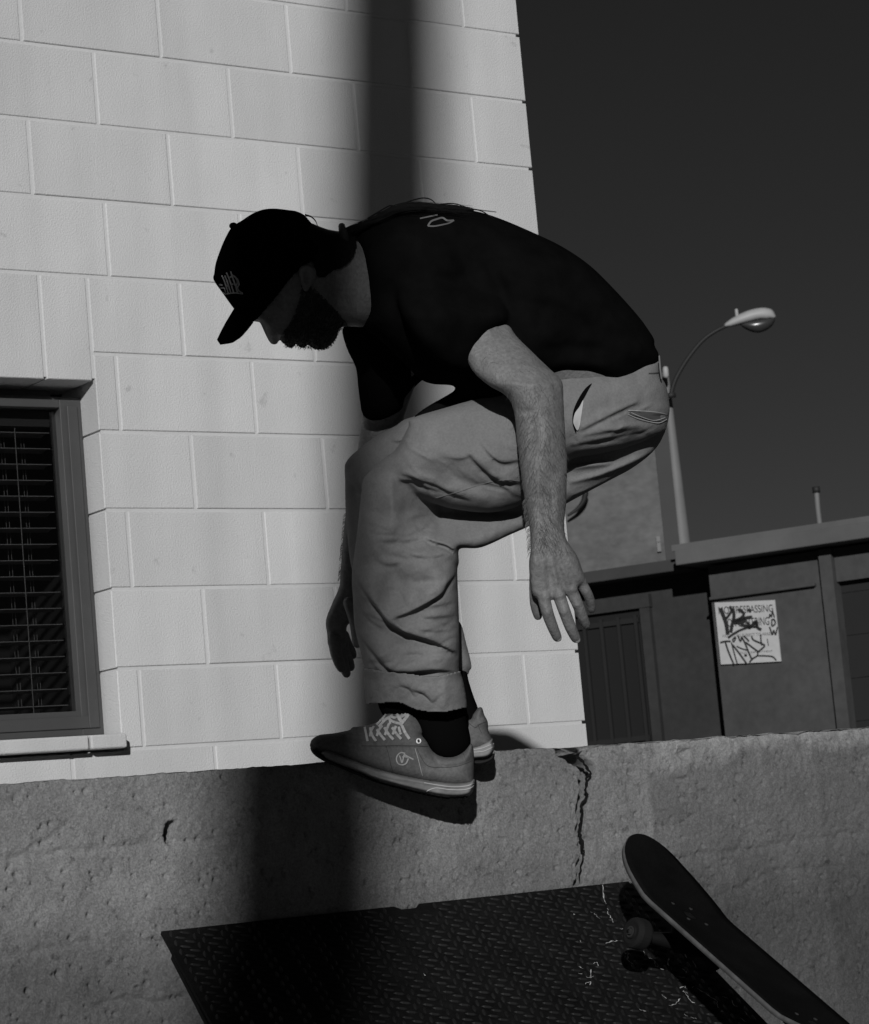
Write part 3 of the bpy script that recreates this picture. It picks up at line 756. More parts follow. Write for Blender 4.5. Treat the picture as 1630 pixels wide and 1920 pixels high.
# ------------------------------------------------------------------ no trespassing sign
SOFF = .03
def sgn(u_, v_, off=0.):                     # u right, v down in the unit square of the sign
    q00, q10, q11, q01 = (1340, 1130), (1453, 1125), (1465, 1240), (1352, 1246)
    x = (q00[0] * (1 - u_) + q10[0] * u_) * (1 - v_) + (q01[0] * (1 - u_) + q11[0] * u_) * v_
    y = (q00[1] * (1 - u_) + q10[1] * u_) * (1 - v_) + (q01[1] * (1 - u_) + q11[1] * u_) * v_
    return PPL(x, y, fo + fnrm * (SOFF + off), fnrm)
sg0 = sgn(.5, 1); sign = empty("warning_sign", sg0, "square white no trespassing sign covered in black graffiti tags", "sign")
cs = [(0, 0), (1, 0), (1, 1), (0, 1)]
V = [sgn(*c) for c in cs] + [sgn(*c) - fnrm * .012 for c in cs]
Q = [(0, 1, 2, 3), (7, 6, 5, 4)] + [(i, i + 4, (i + 1) % 4 + 4, (i + 1) % 4) for i in range(4)]
mesh("sign_board", V, Q, M_signw, sign)
def sign_text(txt, u0, u1, v0, v1, m, skew=0.):
    cu_ = bpy.data.curves.new("t", 'FONT'); cu_.body = txt; ob = bpy.data.objects.new("t", cu_); COL.objects.link(ob)
    dg = bpy.context.evaluated_depsgraph_get(); me = bpy.data.meshes.new_from_object(ob.evaluated_get(dg))
    bpy.data.objects.remove(ob)
    P_ = np.array([v.co[:2] for v in me.vertices]); lo_, hi_ = P_.min(0), P_.max(0); n_ = (P_ - lo_) / (hi_ - lo_)
    for v, (a, b) in zip(me.vertices, n_): v.co = Vector(sgn(u0 + (u1 - u0) * a, v1 + (v0 - v1) * b + skew * a, .004))
    me.update(); link("lettering", me, m, sign)
sign_text("NO TRESPASSING", .055, .955, .07, .19, M_ink)
sign_text("OR LOITERING", .18, .87, .27, .40, M_ink)
sign_text("VIOLATORS SUBJECT TO ARREST", .07, .93, .52, .58, M_ink2)
sign_text("POLICE DEPARTMENT", .30, .88, .81, .84, M_ink2)
zq = np.array([(240, 390), (1165, 370), (1265, 1305), (340, 1340)], float)      # corners in the enlarged view
def zuv(x, y):
    v_ = (y - 385) / 945; xl = 240 + 100 * v_; return (x - xl) / 925, v_
tags = [([(330, 470), (380, 600), (420, 720), (445, 880)], 62), ([(470, 450), (500, 520), (440, 610), (410, 640)], 40), ([(520, 480), (540, 600), (510, 740), (490, 850)], 55), ([(610, 500), (690, 570), (640, 640), (520, 680)], 45),
        ([(820, 630), (720, 640), (600, 680), (540, 720)], 50), ([(560, 690), (640, 700), (720, 660)], 70), ([(640, 740), (720, 760), (790, 790), (740, 700)], 46), ([(760, 510), (800, 545)], 50), ([(800, 770), (880, 700), (900, 790), (960, 830)], 45),
        ([(850, 710), (905, 745)], 60), ([(900, 785), (780, 780), (640, 820), (520, 880), (450, 930)], 34), ([(330, 995), (420, 980), (490, 985)], 26), ([(410, 1000), (460, 1150), (540, 1340)], 26), ([(500, 1000), (540, 1150), (590, 1330)], 20), ([(520, 1040), (620, 1170), (730, 1330)], 26),
        ([(570, 930), (540, 990), (520, 960), (560, 920)], 22), ([(600, 900), (640, 990), (660, 920)], 24), ([(650, 920), (700, 1000), (760, 1150), (820, 1290)], 26), ([(690, 910), (740, 960), (770, 1000)], 24), ([(720, 1010), (820, 1090), (920, 1170)], 24), ([(810, 920), (840, 980), (960, 1040), (1010, 1080), (930, 1150), (900, 1180)], 24),
        ([(950, 900), (955, 1000), (970, 1070)], 22), ([(900, 1150), (900, 1220), (820, 1270), (780, 1320)], 24), ([(900, 1225), (1000, 1230), (1130, 1250), (1190, 1310)], 20), ([(580, 1060), (650, 1100), (740, 1130)], 18), ([(700, 1205), (740, 1210)], 36),
        ([(1080, 660), (1090, 600), (1115, 640), (1130, 560), (1160, 650)], 20), ([(1120, 690), (1125, 780), (1175, 740), (1150, 680), (1115, 690)], 22), ([(1085, 790), (1130, 910), (1150, 850), (1180, 915), (1205, 800)], 22), ([(1050, 970), (1070, 1080)], 12)]
for pl, w in tags:
    pts = catmull(pl, 6, False) if len(pl) > 2 else np.array([np.array(pl[0]) + (np.array(pl[1]) - np.array(pl[0])) * t for t in np.linspace(0, 1, 4)])
    P3 = np.array([sgn(*zuv(x, y), .008) for x, y in pts])
    V, Q = ribbon(P3, w / 8.15 * 24 / F, up=fnrm); mesh("graffiti_stroke", V, Q, M_ink, sign)

# ------------------------------------------------------------------ utility pole (behind the viewer, throws the soft shadow)
TAU = .105; YP = -6.2
xp0 = -0.6957 - TAU * (-.454 + (YC - YP) * .395) - (YC - YP) * .725
up = empty("utility_pole", (xp0 + TAU * GZ, YP, GZ), "leaning wooden utility pole standing across the street from the wall", "pole")
hs = np.linspace(GZ, 9.0, 34)
V, Q = tube(np.array([[xp0 + TAU * h, YP, h] for h in hs]), np.interp(hs, [GZ, 3.4, 4.6, 5.3, 5.9, 6.5, 9.0], [.175, .156, .155, .154, .153, .150, .13]), 18, False); mesh("pole_shaft", V, Q, M_wood, up, True)
V, Q = tube(np.array([[xp0 + TAU * 8.3 - .8, YP - .09, 8.2], [xp0 + TAU * 8.3 + .8, YP - .09, 8.35]]), .05, 8); mesh("crossarm", V, Q, M_wood, up, True)

# ================================================================== SKATEBOARD
def camdir(a): return cr * a[0] + cu * a[1] + cf * a[2]
Lc = np.array([.430, -.315, -.846]); Lc /= np.linalg.norm(Lc)
e1 = np.array([.591, .806, 0]); e2 = np.cross(Lc, e1); e2 = e2 if e2[2] < 0 else -e2
sn = .2225; Nc = e1 * math.sqrt(1 - sn * sn) + e2 * sn
Ld, Nd = camdir(Lc), camdir(Nc); Wd = np.cross(Nd, Ld)
if Wd @ cf > 0: Wd = -Wd                                        # points to the viewer
nose = PD(1208, 1566, 4.56)
BO = nose + Ld * .405 - Nd * .06
def bp(x, y, z_): return BO + Ld * x + Wd * y + Nd * z_
board = empty("skateboard", BO, "black grip taped skateboard tumbling over the tread plate ramp", "skateboard")
def halfw(x):
    a = abs(x); 
    if a < .19: return .098
    t = min((a - .19) / .215, 1); return .098 * math.sqrt(max(1 - t ** 2.7, 0))
def deckz(x, s):
    a = max(abs(x) - .205, 0); return .060 * (a / .2) ** 1.35 + .009 * s * s * (1 if abs(x) < .25 else max(0, 1 - (abs(x) - .25) / .1))
def deck(z0, z1, shrink=0.):
    xs = np.concatenate([-.405 * np.sin(np.linspace(math.pi / 2, .35, 18)), np.linspace(-.13, .13, 6), .405 * np.sin(np.linspace(.35, math.pi / 2, 18))]); ss = np.linspace(-1, 1, 11)
    V = []; n = len(xs); m = len(ss)
    for zz_ in (z0, z1):
        for x in xs:
            x_ = x * (1 - shrink / .4); w = max(halfw(x) - shrink, .002)
            for s in ss: V.append(bp(x_, w * s, deckz(x, s) + zz_))
    Q = []; id_ = lambda l, i, j: l * n * m + i * m + j
    for i in range(n - 1):
        for j in range(m - 1):
            Q.append((id_(1, i, j), id_(1, i + 1, j), id_(1, i + 1, j + 1), id_(1, i, j + 1))); Q.append((id_(0, i, j), id_(0, i, j + 1), id_(0, i + 1, j + 1), id_(0, i + 1, j)))
        for j in (0, m - 1): Q.append((id_(0, i, j), id_(0, i + 1, j), id_(1, i + 1, j), id_(1, i, j)))
    for j in range(m - 1):
        for i in (0, n - 1): Q.append((id_(0, i, j), id_(0, i, j + 1), id_(1, i, j + 1), id_(1, i, j)))
    return V, Q
V, Q = deck(-.0085, 0); dk = mesh("deck", V, Q, M_deckedge, board, True)
V, Q = deck(.0006, .0016, .0012); mesh("grip_tape", V, Q, M_grip, dk, True)
for x in (-.225, -.17, .17, .225):
    for y in (-.021, .021):
        V, Q = tube(np.array([bp(x, y, .001 + deckz(x, .2)), bp(x, y, .003 + deckz(x, .2))]), .0035, 8, False); mesh("bolt_head", V, Q, M_bolt, dk)
V, Q = boxg(0, 1, 0, 1, 0, 1, lambda a, b, c: tuple(bp(.135 + .025 * a, .035 + .04 * b, .0022 + .0004 * c))); mesh("sticker", V, Q, mat("worn_sticker", .05, .7, var=.6, vscale=120), dk)
for x in (-.197, .197):
    sgnx = 1 if x < 0 else -1
    V, Q = join([boxg(0, 1, 0, 1, 0, 1, lambda a, b, c: tuple(bp(x - .04 + .08 * a, -.028 + .056 * b, -.0115 - .010 * c))),
                 tube(np.array([bp(x, 0, -.018), bp(x + .01 * sgnx, 0, -.040), bp(x + .006 * sgnx, 0, -.055)]), [.024, .02, .014], 12),
                 tube(np.array([bp(x, -.066, -.057), bp(x, -.03, -.055), bp(x, 0, -.050), bp(x, .03, -.055), bp(x, .066, -.057)]), [.009, .013, .017, .013, .009], 12),
                 tube(np.array([bp(x, -.108, -.057), bp(x, .108, -.057)]), .004, 8, False)])
    tr = mesh("truck", V, Q, M_truck, board, True)
    for s in (-1, 1):
        prof_ = [(.0, .0), (.012, .0), (.0125, .003), (.020, .002), (.0262, .005), (.0275, .009), (.0275, .025), (.0262, .029), (.020, .032), (.0125, .031), (.012, .034), (.0, .034)]
        seg = 28; V = []; Q = []
        for (r_, h) in prof_:
            for k in range(seg):
                th = 2 * math.pi * k / seg; V.append(bp(x + max(r_, .0005) * math.cos(th), s * (.068 + h), -.057 + max(r_, .0005) * math.sin(th)))
        for i in range(len(prof_) - 1):
            for k in range(seg): Q.append((i * seg + k, i * seg + (k + 1) % seg, (i + 1) * seg + (k + 1) % seg, (i + 1) * seg + k))
        mesh("wheel", V, Q, M_wheel, tr)
        V, Q = tube(np.array([bp(x, s * .101, -.057), bp(x, s * .107, -.057)]), .0058, 6, False); mesh("axle_nut", V, Q, M_bolt, tr)
        V = []; Q = []
        for i, (r_, h) in enumerate(((.0072, .1025), (.0098, .1025), (.0098, .1034), (.0072, .1034))):
            for k in range(18):
                th = 2 * math.pi * k / 18; V.append(bp(x + r_ * math.cos(th), s * h, -.057 + r_ * math.sin(th)))
        for i in range(4):
            for k in range(18): Q.append((i * 18 + k, i * 18 + (k + 1) % 18, (i + 1) % 4 * 18 + (k + 1) % 18, (i + 1) % 4 * 18 + k))
        mesh("bearing_ring", V, Q, M_bolt, tr)
#PERSON
# ================================================================== PERSON
ZP = lambda pts, sc_, ox, oy: [(ox + x / sc_, oy + y / sc_) for x, y in pts]      # enlarged view -> photo pixels
person = empty("person", PD(800, 1440, 4.47), "person in black cap, black shirt and rolled trousers jumping with knees bent", "person")
D0 = 4.50
PD_flat = PD
def PD(x, y, d):                              # the upper body turns along the wall, so the head comes nearer to the viewer
    x = np.asarray(x, float); y = np.asarray(y, float)
    return PD_flat(x, y, np.asarray(d, float) - .20 * np.clip((900 - x) / 400, 0, 1) * np.clip((960 - y) / 330, 0, 1) + .05 * np.clip((x - 1000) / 250, 0, 1))
shoe_d = lambda X, Y: 4.418 + np.clip((np.asarray(X) - 590) / 300, -.1, 1.1) * .100
def as_solid(parts, voxel, name, m, smooth_it=4, parent=person):
    """union of overlapping solids as one continuous skin"""
    V, Q = join(parts)
    me = bpy.data.meshes.new("tmp"); me.from_pydata([tuple(map(float, v)) for v in V], [], [tuple(map(int, q)) for q in Q]); me.update()
    bm = bmesh.new(); bm.from_mesh(me); bmesh.ops.recalc_face_normals(bm, faces=bm.faces); bm.to_mesh(me); bm.free()
    ob = bpy.data.objects.new("tmp", me); COL.objects.link(ob)
    md = ob.modifiers.new("r", 'REMESH'); md.mode = 'VOXEL'; md.voxel_size = voxel; md.adaptivity = 0
    if smooth_it:
        m2 = ob.modifiers.new("s", 'SMOOTH'); m2.factor = .5; m2.iterations = smooth_it
    dg = bpy.context.evaluated_depsgraph_get(); out = bpy.data.meshes.new_from_object(ob.evaluated_get(dg))
    bpy.data.objects.remove(ob); out.name = name
    return link(name, out, m, parent, True)
def pxtube(pts, rad, dep, seg=12):
    p_ = catmull(pts, 5, False); n = len(p_); t = np.linspace(0, 1, n); tk = np.linspace(0, 1, len(pts))
    d = np.interp(t, tk, dep); r_ = np.interp(t, tk, rad) * d / F
    return tube(PD(p_[:, 0], p_[:, 1], d), r_, seg)
def ball(x, y, d, r_, sq=(1, 1, 1)):
    V, Q = [], []; n, m = 8, 12; c = PD(x, y, d)
    for i in range(n + 1):
        th = math.pi * i / n
        for k in range(m):
            ph = 2 * math.pi * k / m; r2 = max(math.sin(th), .02)
            V.append(c + r_ * (cr * r2 * math.cos(ph) * sq[0] + cu * math.cos(th) * sq[1] + cf * r2 * math.sin(ph) * sq[2]))
    for i in range(n):
        for k in range(m): Q.append((i * m + k, i * m + (k + 1) % m, (i + 1) * m + (k + 1) % m, (i + 1) * m + k))
    Q.append(tuple(range(m))); Q.append(tuple(n * m + k for k in range(m)))
    return V, Q

# ---- body (one skin: head, neck, trunk, arms, hands, legs)
face = ZP([(470, 1205), (520, 1210), (545, 1250), (580, 1330), (620, 1410), (650, 1445), (680, 1450), (710, 1435), (735, 1395), (770, 1425), (820, 1452), (870, 1450), (900, 1432), (925, 1450), (970, 1462), (1015, 1440), (1055, 1462), (1120, 1482), (1190, 1478), (1250, 1440), (1310, 1360), (1350, 1280)], 5.433, 390, 380)
head = face + [(650, 612), (690, 612), (722, 590), (728, 520), (715, 470), (690, 450), (655, 446), (615, 440), (575, 425), (545, 410), (500, 405), (455, 430), (428, 480), (424, 530), (444, 572)]
def head_t(X, Y):                                               # narrower at the nose, slim neck
    a = np.clip((X - 470) / 70, 0, 1) * .022; return .054 + a - .012 * np.clip((X - 610) / 60, 0, 1) - .02 * np.clip((Y - 625) / 25, 0, 1) * np.clip((560 - X) / 40, 0, 1)
Vh, Qh, s_head = inflate(head, D0, 1.15, head_t, 2.5, folds=[('valley', [(492, 588), (503, 594), (514, 598)], .010, 7), ('ridge', [(500, 575), (530, 585), (556, 575)], .004, 8),
                          ('ridge', [(640, 560), (655, 580), (676, 600)], .006, 9), ('valley', [(540, 612), (548, 628), (546, 640)], .003, 5), ('ridge', [(523, 634), (528, 630), (532, 624)], .006, 5)])
Ve, Qe, s_ear = inflate([(560, 505), (566, 498), (575, 495), (588, 499), (594, 510), (592, 524), (584, 536), (577, 547), (569, 546), (565, 534), (561, 520)], 4.421, .8, .016, 1.5,
                        folds=[('valley', [(570, 512), (577, 519), (574, 533)], .010, 5), ('ridge', [(562, 506), (576, 498), (590, 508)], .004, 3)])
trunk, qtrunk, _ = inflate([(690, 470), (760, 430), (880, 420), (1000, 465), (1100, 530), (1190, 640), (1215, 720), (1180, 760), (1080, 760), (960, 730), (860, 700), (760, 660), (700, 600)], D0, 1.0, .15, 5)
ARM = [(860, 620), (890, 590), (949, 600), (968, 629), (999, 660), (1030, 690), (1050, 708), (1056, 722), (1057, 749), (1059, 789), (1062, 841), (1064, 869), (1063, 910), (1062, 944), (1059, 975), (1059, 994), (1063, 1012), (1073, 1027), (1084, 1044), (1092, 1067), (1098, 1085),
       (1094, 1096), (1078, 1104), (1062, 1116), (1040, 1124), (1018, 1126), (1003, 1120), (997, 1110), (993, 1079), (992, 1052), (995, 1031), (994, 1000), (990, 971), (981, 920), (974, 862), (969, 822), (967, 795), (963, 768), (954, 748), (940, 736), (923, 727), (905, 714), (890, 700), (876, 676)]
arm_d = lambda X, Y: np.interp(Y, [600, 650, 720, 1000, 1060, 1140], [4.375, 4.345, 4.300, 4.275, 4.270, 4.272])
arm_t = lambda X, Y: np.interp(Y, [600, 700, 820, 940, 985, 1020, 1080, 1140], [.060, .058, .050, .036, .028, .023, .017, .012])
tend = [('ridge', [(1022, 1120), (1020, 1080), (1020, 1040)], .0022, 5), ('ridge', [(1049, 1120), (1042, 1080), (1034, 1040)], .0025, 5), ('ridge', [(1072, 1108), (1060, 1075), (1046, 1040)], .0024, 5), ('ridge', [(1088, 1092), (1074, 1065), (1056, 1035)], .002, 5),
        ('valley', [(1034, 1116), (1032, 1090), (1028, 1060)], .0016, 5), ('valley', [(1062, 1112), (1053, 1085), (1043, 1055)], .0016, 5), ('ridge', [(1000, 1040), (1010, 1070), (1006, 1100)], .002, 7),
        ('ridge', [(1030, 780), (1020, 850), (1018, 930)], .004, 22), ('valley', [(990, 760), (1000, 800), (1000, 860)], .003, 12), ('ridge', [(1045, 890), (1044, 940), (1046, 990)], .002, 6), ('valley', [(960, 760), (985, 772), (1010, 768)], .0015, 5), ('valley', [(1034, 722), (1045, 735), (1048, 755)], .003, 7)]
tend = [(a_, b_, c_ * 1.7, d_) for a_, b_, c_, d_ in tend]
Va, Qa, s_arm = inflate(ARM, arm_d, 1.05, arm_t, 2.2, folds=tend, noise=.0015, nscale=22)
parts = [(Vh, Qh), (Ve, Qe), (trunk, qtrunk), (Va, Qa)]
# near shoulder and hand
parts.append(pxtube([(800, 540), (860, 600), (915, 650)], [46, 46, 44], [4.42, 4.39, 4.35]))
parts.append(pxtube([(1017, 1108), (1026, 1146), (1036, 1174), (1045, 1195)], [13, 11.8, 10.8, 9.2], [4.268, 4.262, 4.270, 4.282]))
parts.append(pxtube([(1045, 1106), (1058, 1144), (1070, 1176), (1080, 1197)], [13, 11.8, 11.2, 9.4], [4.264, 4.256, 4.262, 4.274]))
parts.append(pxtube([(1067, 1098), (1082, 1130), (1092, 1155), (1099, 1172)], [13, 11.2, 10.5, 8.8], [4.270, 4.266, 4.278, 4.295]))
parts.append(pxtube([(1082, 1082), (1099, 1108), (1107, 1127), (1109, 1143)], [11.5, 10, 9.3, 7.8], [4.278, 4.278, 4.290, 4.305]))
parts.append(pxtube([(1004, 1060), (1004, 1100), (1004, 1132), (1009, 1155)], [11, 12, 10.5, 8.5], [4.285, 4.296, 4.305, 4.312]))
for (x, y, d_, r_) in ((1022, 1118, 4.262, .0105), (1049, 1116, 4.257, .011), (1072, 1104, 4.264, .0105), (1090, 1090, 4.274, .0095), (1027, 1148, 4.259, .0088), (1058, 1146, 4.253, .009), (1082, 1132, 4.264, .0088)): parts.append(ball(x, y, d_, r_))
# far arm and hand
FA = [(700, 700), (760, 720), (757, 790), (742, 850), (715, 930), (692, 1020), (676, 1090), (668, 1140), (664, 1166), (655, 1169), (650.5, 1179), (650.5, 1194), (648, 1212), (632, 1218), (616, 1212), (613.5, 1192), (611, 1163), (621, 1135), (636, 1100), (638, 1077), (642, 1025), (648, 962), (656, 900), (671, 840), (680, 780)]
fa_t = lambda X, Y: np.interp(Y, [700, 900, 1060, 1110, 1150, 1220], [.05, .042, .03, .026, .02, .015])
Vf, Qf, s_far = inflate(FA, 4.70, 1., fa_t, 2.5, noise=.0012, nscale=20); parts.append((Vf, Qf))
parts.append(pxtube([(770, 620), (735, 700), (718, 770)], [60, 50, 42], [4.62, 4.66, 4.70]))
parts.append(pxtube([(626, 1196), (630, 1222), (636, 1242), (641, 1253)], [12.5, 11.5, 10.5, 9], [4.69, 4.685, 4.69, 4.70]))
parts.append(pxtube([(634, 1198), (640, 1226), (646, 1250), (650, 1263)], [12, 11, 10, 8.5], [4.705, 4.705, 4.71, 4.72]))
parts.append(pxtube([(641, 1196), (647, 1222), (654, 1240), (658, 1251)], [11.5, 10.5, 10, 8.2], [4.72, 4.725, 4.735, 4.745]))
parts.append(pxtube([(645, 1190), (652, 1208), (659, 1221), (662, 1229)], [10, 9.5, 8.8, 7.6], [4.735, 4.745, 4.755, 4.765]))
parts.append(pxtube([(655, 1130), (666, 1165), (669, 1190), (670, 1207)], [12, 11.5, 10.5, 9], [4.67, 4.665, 4.66, 4.655]))
# legs inside the trousers
parts.append(pxtube([(1160, 760), (960, 820), (730, 900), (770, 1050), (800, 1250), (830, 1400), (760, 1430)], [46, 42, 26, 26, 18, 13, 11], [4.52, 4.50, 4.49, 4.485, 4.495, 4.505, 4.485]))
parts.append(pxtube([(1150, 760), (930, 800), (700, 870), (740, 1050), (820, 1240), (870, 1350), (830, 1390)], [46, 42, 26, 25, 18, 13, 11], [4.54, 4.59, 4.62, 4.62, 4.61, 4.61, 4.61]))
body = as_solid(parts, .0023, "body", M_skin, 4)
# nails
for pts, d_ in (([(1079, 1194), (1087, 1194), (1089, 1202), (1084, 1206), (1078, 1202)], 4.2675), ([(1045, 1191), (1052, 1190), (1053, 1199), (1048, 1203), (1044, 1199)], 4.2755)):
    V, Q, _ = inflate(pts, d_, .25, .002, 1.0); mesh("fingernail", V, Q, mat("nail", .17, .3), body, True)
# eye
V, Q = ball(505, 596, 4.468, .0115); ey = mesh("eye", V, Q, mat("eye_white", .35, .2), body, True)
V, Q = ball(498.5, 598, 4.466, .006, (.6, 1, 1)); mesh("iris", V, Q, M_skin_dark, ey, True)
# hair on the forearms
def arm_hair(samp, n, region, dirf, name, silhouette):
    parts_ = []
    for i in range(n):
        y = RNG.uniform(*region); 
        xl, xr = np.interp(y, silhouette[0], silhouette[1]), np.interp(y, silhouette[0], silhouette[2])
        x = RNG.uniform(xl, xr); ang = dirf(x, y) + RNG.normal(0, .45); ln_ = RNG.uniform(7, 17)
        pts = [(x + math.cos(ang) * ln_ * t + RNG.normal(0, .4), y + math.sin(ang) * ln_ * t + 2.5 * t * t) for t in (0, .35, .7, 1.)]
        d_ = np.array([samp(*pts[0]) - .0006 - .0035 * t for t in (0, .35, .7, 1.)])
        P3 = PD(np.array([p_[0] for p_ in pts]), np.array([p_[1] for p_ in pts]), d_)
        parts_.append(ribbon(P3, np.array([.00036, .00034, .00026, .0001])))
    V, Q = join(parts_); o = mesh(name, V, Q, mat("arm_hair", .075, .7), body); tag(o, kind="stuff")
silN = ([690, 730, 760, 820, 900, 990, 1030, 1090], [905, 945, 966, 972, 982, 992, 996, 998], [1028, 1054, 1056, 1060, 1062, 1058, 1072, 1088])
arm_hair(s_arm, 1050, (770, 1035), lambda x, y: math.radians(70) if x > 1010 else math.radians(115), "arm_hair", silN)
arm_hair(s_arm, 260, (640, 770), lambda x, y: math.radians(75), "arm_hair", ([640, 690, 730, 770], [918, 896, 945, 966], [975, 1026, 1054, 1056]))
parts_ = []
for i in range(130):                                            # stray hairs on the outline of the wrists
    y = RNG.uniform(935, 1035); x = np.interp(y, silN[0], silN[1]) + 1; ln_ = RNG.uniform(5, 11)
    pts = np.array([(x, y), (x - ln_ * .5, y + ln_ * .35), (x - ln_ * .75, y + ln_)]); P3 = PD(pts[:, 0], pts[:, 1], np.full(3, 4.276)); parts_.append(ribbon(P3, [.0005, .0004, .0002]))
for i in range(110):
    y = RNG.uniform(960, 1085); x = np.interp(y, [960, 1025, 1077, 1100], [648, 642, 638, 636]) + 1; ln_ = RNG.uniform(4, 9)
    pts = np.array([(x, y), (x - ln_ * .5, y + ln_ * .4), (x - ln_ * .6, y + ln_)]); P3 = PD(pts[:, 0], pts[:, 1], np.full(3, 4.70)); parts_.append(ribbon(P3, [.0005, .0004, .0002]))
V, Q = join(parts_); o = mesh("wrist_hair", V, Q, mat("arm_hair", .075, .7), body); tag(o, kind="stuff")

# ---- beard, hair, cap
hull = face + head[len(face):]
beard_o = [(p_[0], p_[1] + 1.6) if p_[1] > 630 else p_ for p_ in hull]
V, Q, _ = inflate(beard_o, D0, 1.17, lambda X, Y: head_t(X, Y) + .004, 1.8, keep=[(566, 552), (556, 590), (544, 612), (527, 634), (528, 660), (560, 664), (600, 666), (640, 655), (652, 616), (640, 596), (618, 572), (598, 556), (582, 540), (568, 530)], noise=.003, nscale=6)
beard = mesh("beard", V, Q, mat("beard_hair", .045, .9, var=.5, vscale=200), person, True)
parts_ = []
edge = catmull([(528, 640), (541, 651), (550, 650), (556, 645), (561, 650), (570, 652), (577, 646), (585, 652), (596, 656), (609, 655), (621, 648), (631, 633)], 12, False)
for i in range(1500):
    while True:
        bx, by = RNG.uniform(535, 645), RNG.uniform(535, 655)
        if inside(np.array([bx]), np.array([by]), np.array([(566, 545), (552, 590), (540, 612), (524, 630), (533, 650), (600, 655), (632, 632), (648, 610), (640, 590), (618, 566), (598, 548), (582, 532)]))[0]: break
    a = RNG.normal(2.0, .35); ln_ = RNG.uniform(2.5, 6.5); d_ = s_head(bx, by) - .006
    parts_.append(ribbon(PD(np.array([bx, bx + math.cos(a) * ln_ * .5, bx + math.cos(a) * ln_]), np.array([by, by + math.sin(a) * ln_ * .5, by + math.sin(a) * ln_]), np.array([d_ + .004, d_, d_ - .001])), [.0009, .0008, .0002]))
for i in range(420):
    c = edge[RNG.integers(len(edge))]; a = RNG.normal(math.pi / 2, .5); ln_ = RNG.uniform(2.5, 5.0); d_ = D0 + RNG.normal(0, .012)
    pts = np.array([(c[0], c[1] - 3), (c[0] + math.cos(a) * ln_ * .6, c[1] - 3 + math.sin(a) * ln_ * .6), (c[0] + math.cos(a) * ln_ + 1, c[1] - 3 + math.sin(a) * ln_)])
    parts_.append(ribbon(PD(pts[:, 0], pts[:, 1], np.full(3, d_)), [.0008, .0007, .0002]))
V, Q = join(parts_); o = mesh("whiskers", V, Q, mat("whisker", .03, .8), beard); tag(o, kind="stuff")
hair_hull = [(p_[0], p_[1] - (10 if p_[1] < 470 and p_[0] > 560 else 0)) for p_ in hull]
V, Q, s_hair = inflate(hair_hull, D0, 1.2, lambda X, Y: head_t(X, Y) + .006, 2., keep=[(580, 400), (606, 415), (640, 420), (660, 432), (667, 458), (660, 482), (642, 500), (624, 506), (606, 520), (592, 512), (588, 492), (560, 470)], noise=.003, nscale=8)
hair = mesh("hair", V, Q, M_skin_dark, person, True)
V, Q = tube(PD(np.array([641, 644, 647, 648]), np.array([424, 436, 448, 456]), np.array([4.49, 4.455, 4.455, 4.48])), [.006, .0075, .0075, .006], 10); mesh("hair_tie", V, Q, mat("hair_tie", .02, .8), hair, True)
V, Q, _ = inflate([(642, 428), (656, 431), (673, 424), (700, 408), (740, 391), (790, 381), (850, 386), (890, 395), (850, 401), (800, 406), (750, 416), (700, 438), (668, 452), (648, 450)], 4.485, 1., .035, 2.5, noise=.006, nscale=12)
pony = mesh("ponytail", V, Q, M_skin_dark, hair, True)
parts_ = []
for i in range(260):
    y0 = RNG.uniform(428, 448); k_ = RNG.uniform(.55, 1.0); lift = RNG.normal(2, 4.5)
    c = catmull([(645, y0), (675 + RNG.normal(0, 3), 424 + lift * .4 + (y0 - 438) * .5), (720, 402 + lift), (770, 386 + lift), (770 + 120 * k_, 386 + 8 * k_ + lift * .8 + RNG.normal(0, 2))], 6, False)
    d_ = np.linspace(4.47, 4.47 + RNG.normal(0, .03), len(c)); parts_.append(ribbon(PD(c[:, 0], c[:, 1], d_), np.linspace(.0010, .00025, len(c))))
for c in ([(728, 396), (760, 380), (785, 372), (800, 371), (812, 376), (821, 387)], [(735, 394), (770, 384), (800, 380), (830, 389)], [(820, 388), (845, 386), (870, 387), (893, 393)], [(840, 385), (855, 385), (875, 390), (931, 397)], [(850, 388), (880, 391), (905, 396), (936, 418)], [(780, 381), (810, 384), (850, 381), (880, 390)],
          [(690, 409), (725, 388), (735, 385), (744, 388)], [(572, 402), (584, 406), (592, 414), (596, 424)]):
    c = catmull(c, 7, False)
    for q_ in range(2): parts_.append(ribbon(PD(c[:, 0], c[:, 1] + q_ * 1.2, np.full(len(c), 4.47 + .01 * q_)), np.linspace(.0019, .0007, len(c))))
V, Q = join(parts_); o = mesh("loose_strands", V, Q, M_skin_dark, hair); tag(o, kind="stuff")
cap_o = [(401, 525), (402, 512), (404.7, 494), (412, 472), (421, 450), (432, 429.7), (443, 420), (454.4, 413), (472.8, 401), (493, 393), (515, 391), (541, 393.8), (555.7, 396), (570.4, 403), (581.4, 415), (592.5, 428), (600, 436), (598, 458), (588, 484), (566, 500), (545, 520), (520, 552), (496, 580), (474, 603), (452, 594), (436, 575), (418, 550)]
cap_hull = cap_o[:17] + [(640, 446), (690, 456), (722, 490), (728, 520), (722, 590), (690, 612), (650, 612)] + face[::-1][:-1] + cap_o[-4:]
V, Q, s_cap = inflate(cap_hull, D0, 1.25, lambda X, Y: np.maximum(head_t(X, Y) + .010, .084), 1.8, keep=cap_o, folds=[('valley', [(440, 424), (480, 470), (500, 560)], .0015, 3), ('valley', [(442, 422), (520, 440), (592, 470)], .0015, 3)])
cap = mesh("cap", V, Q, M_cap, person, True)
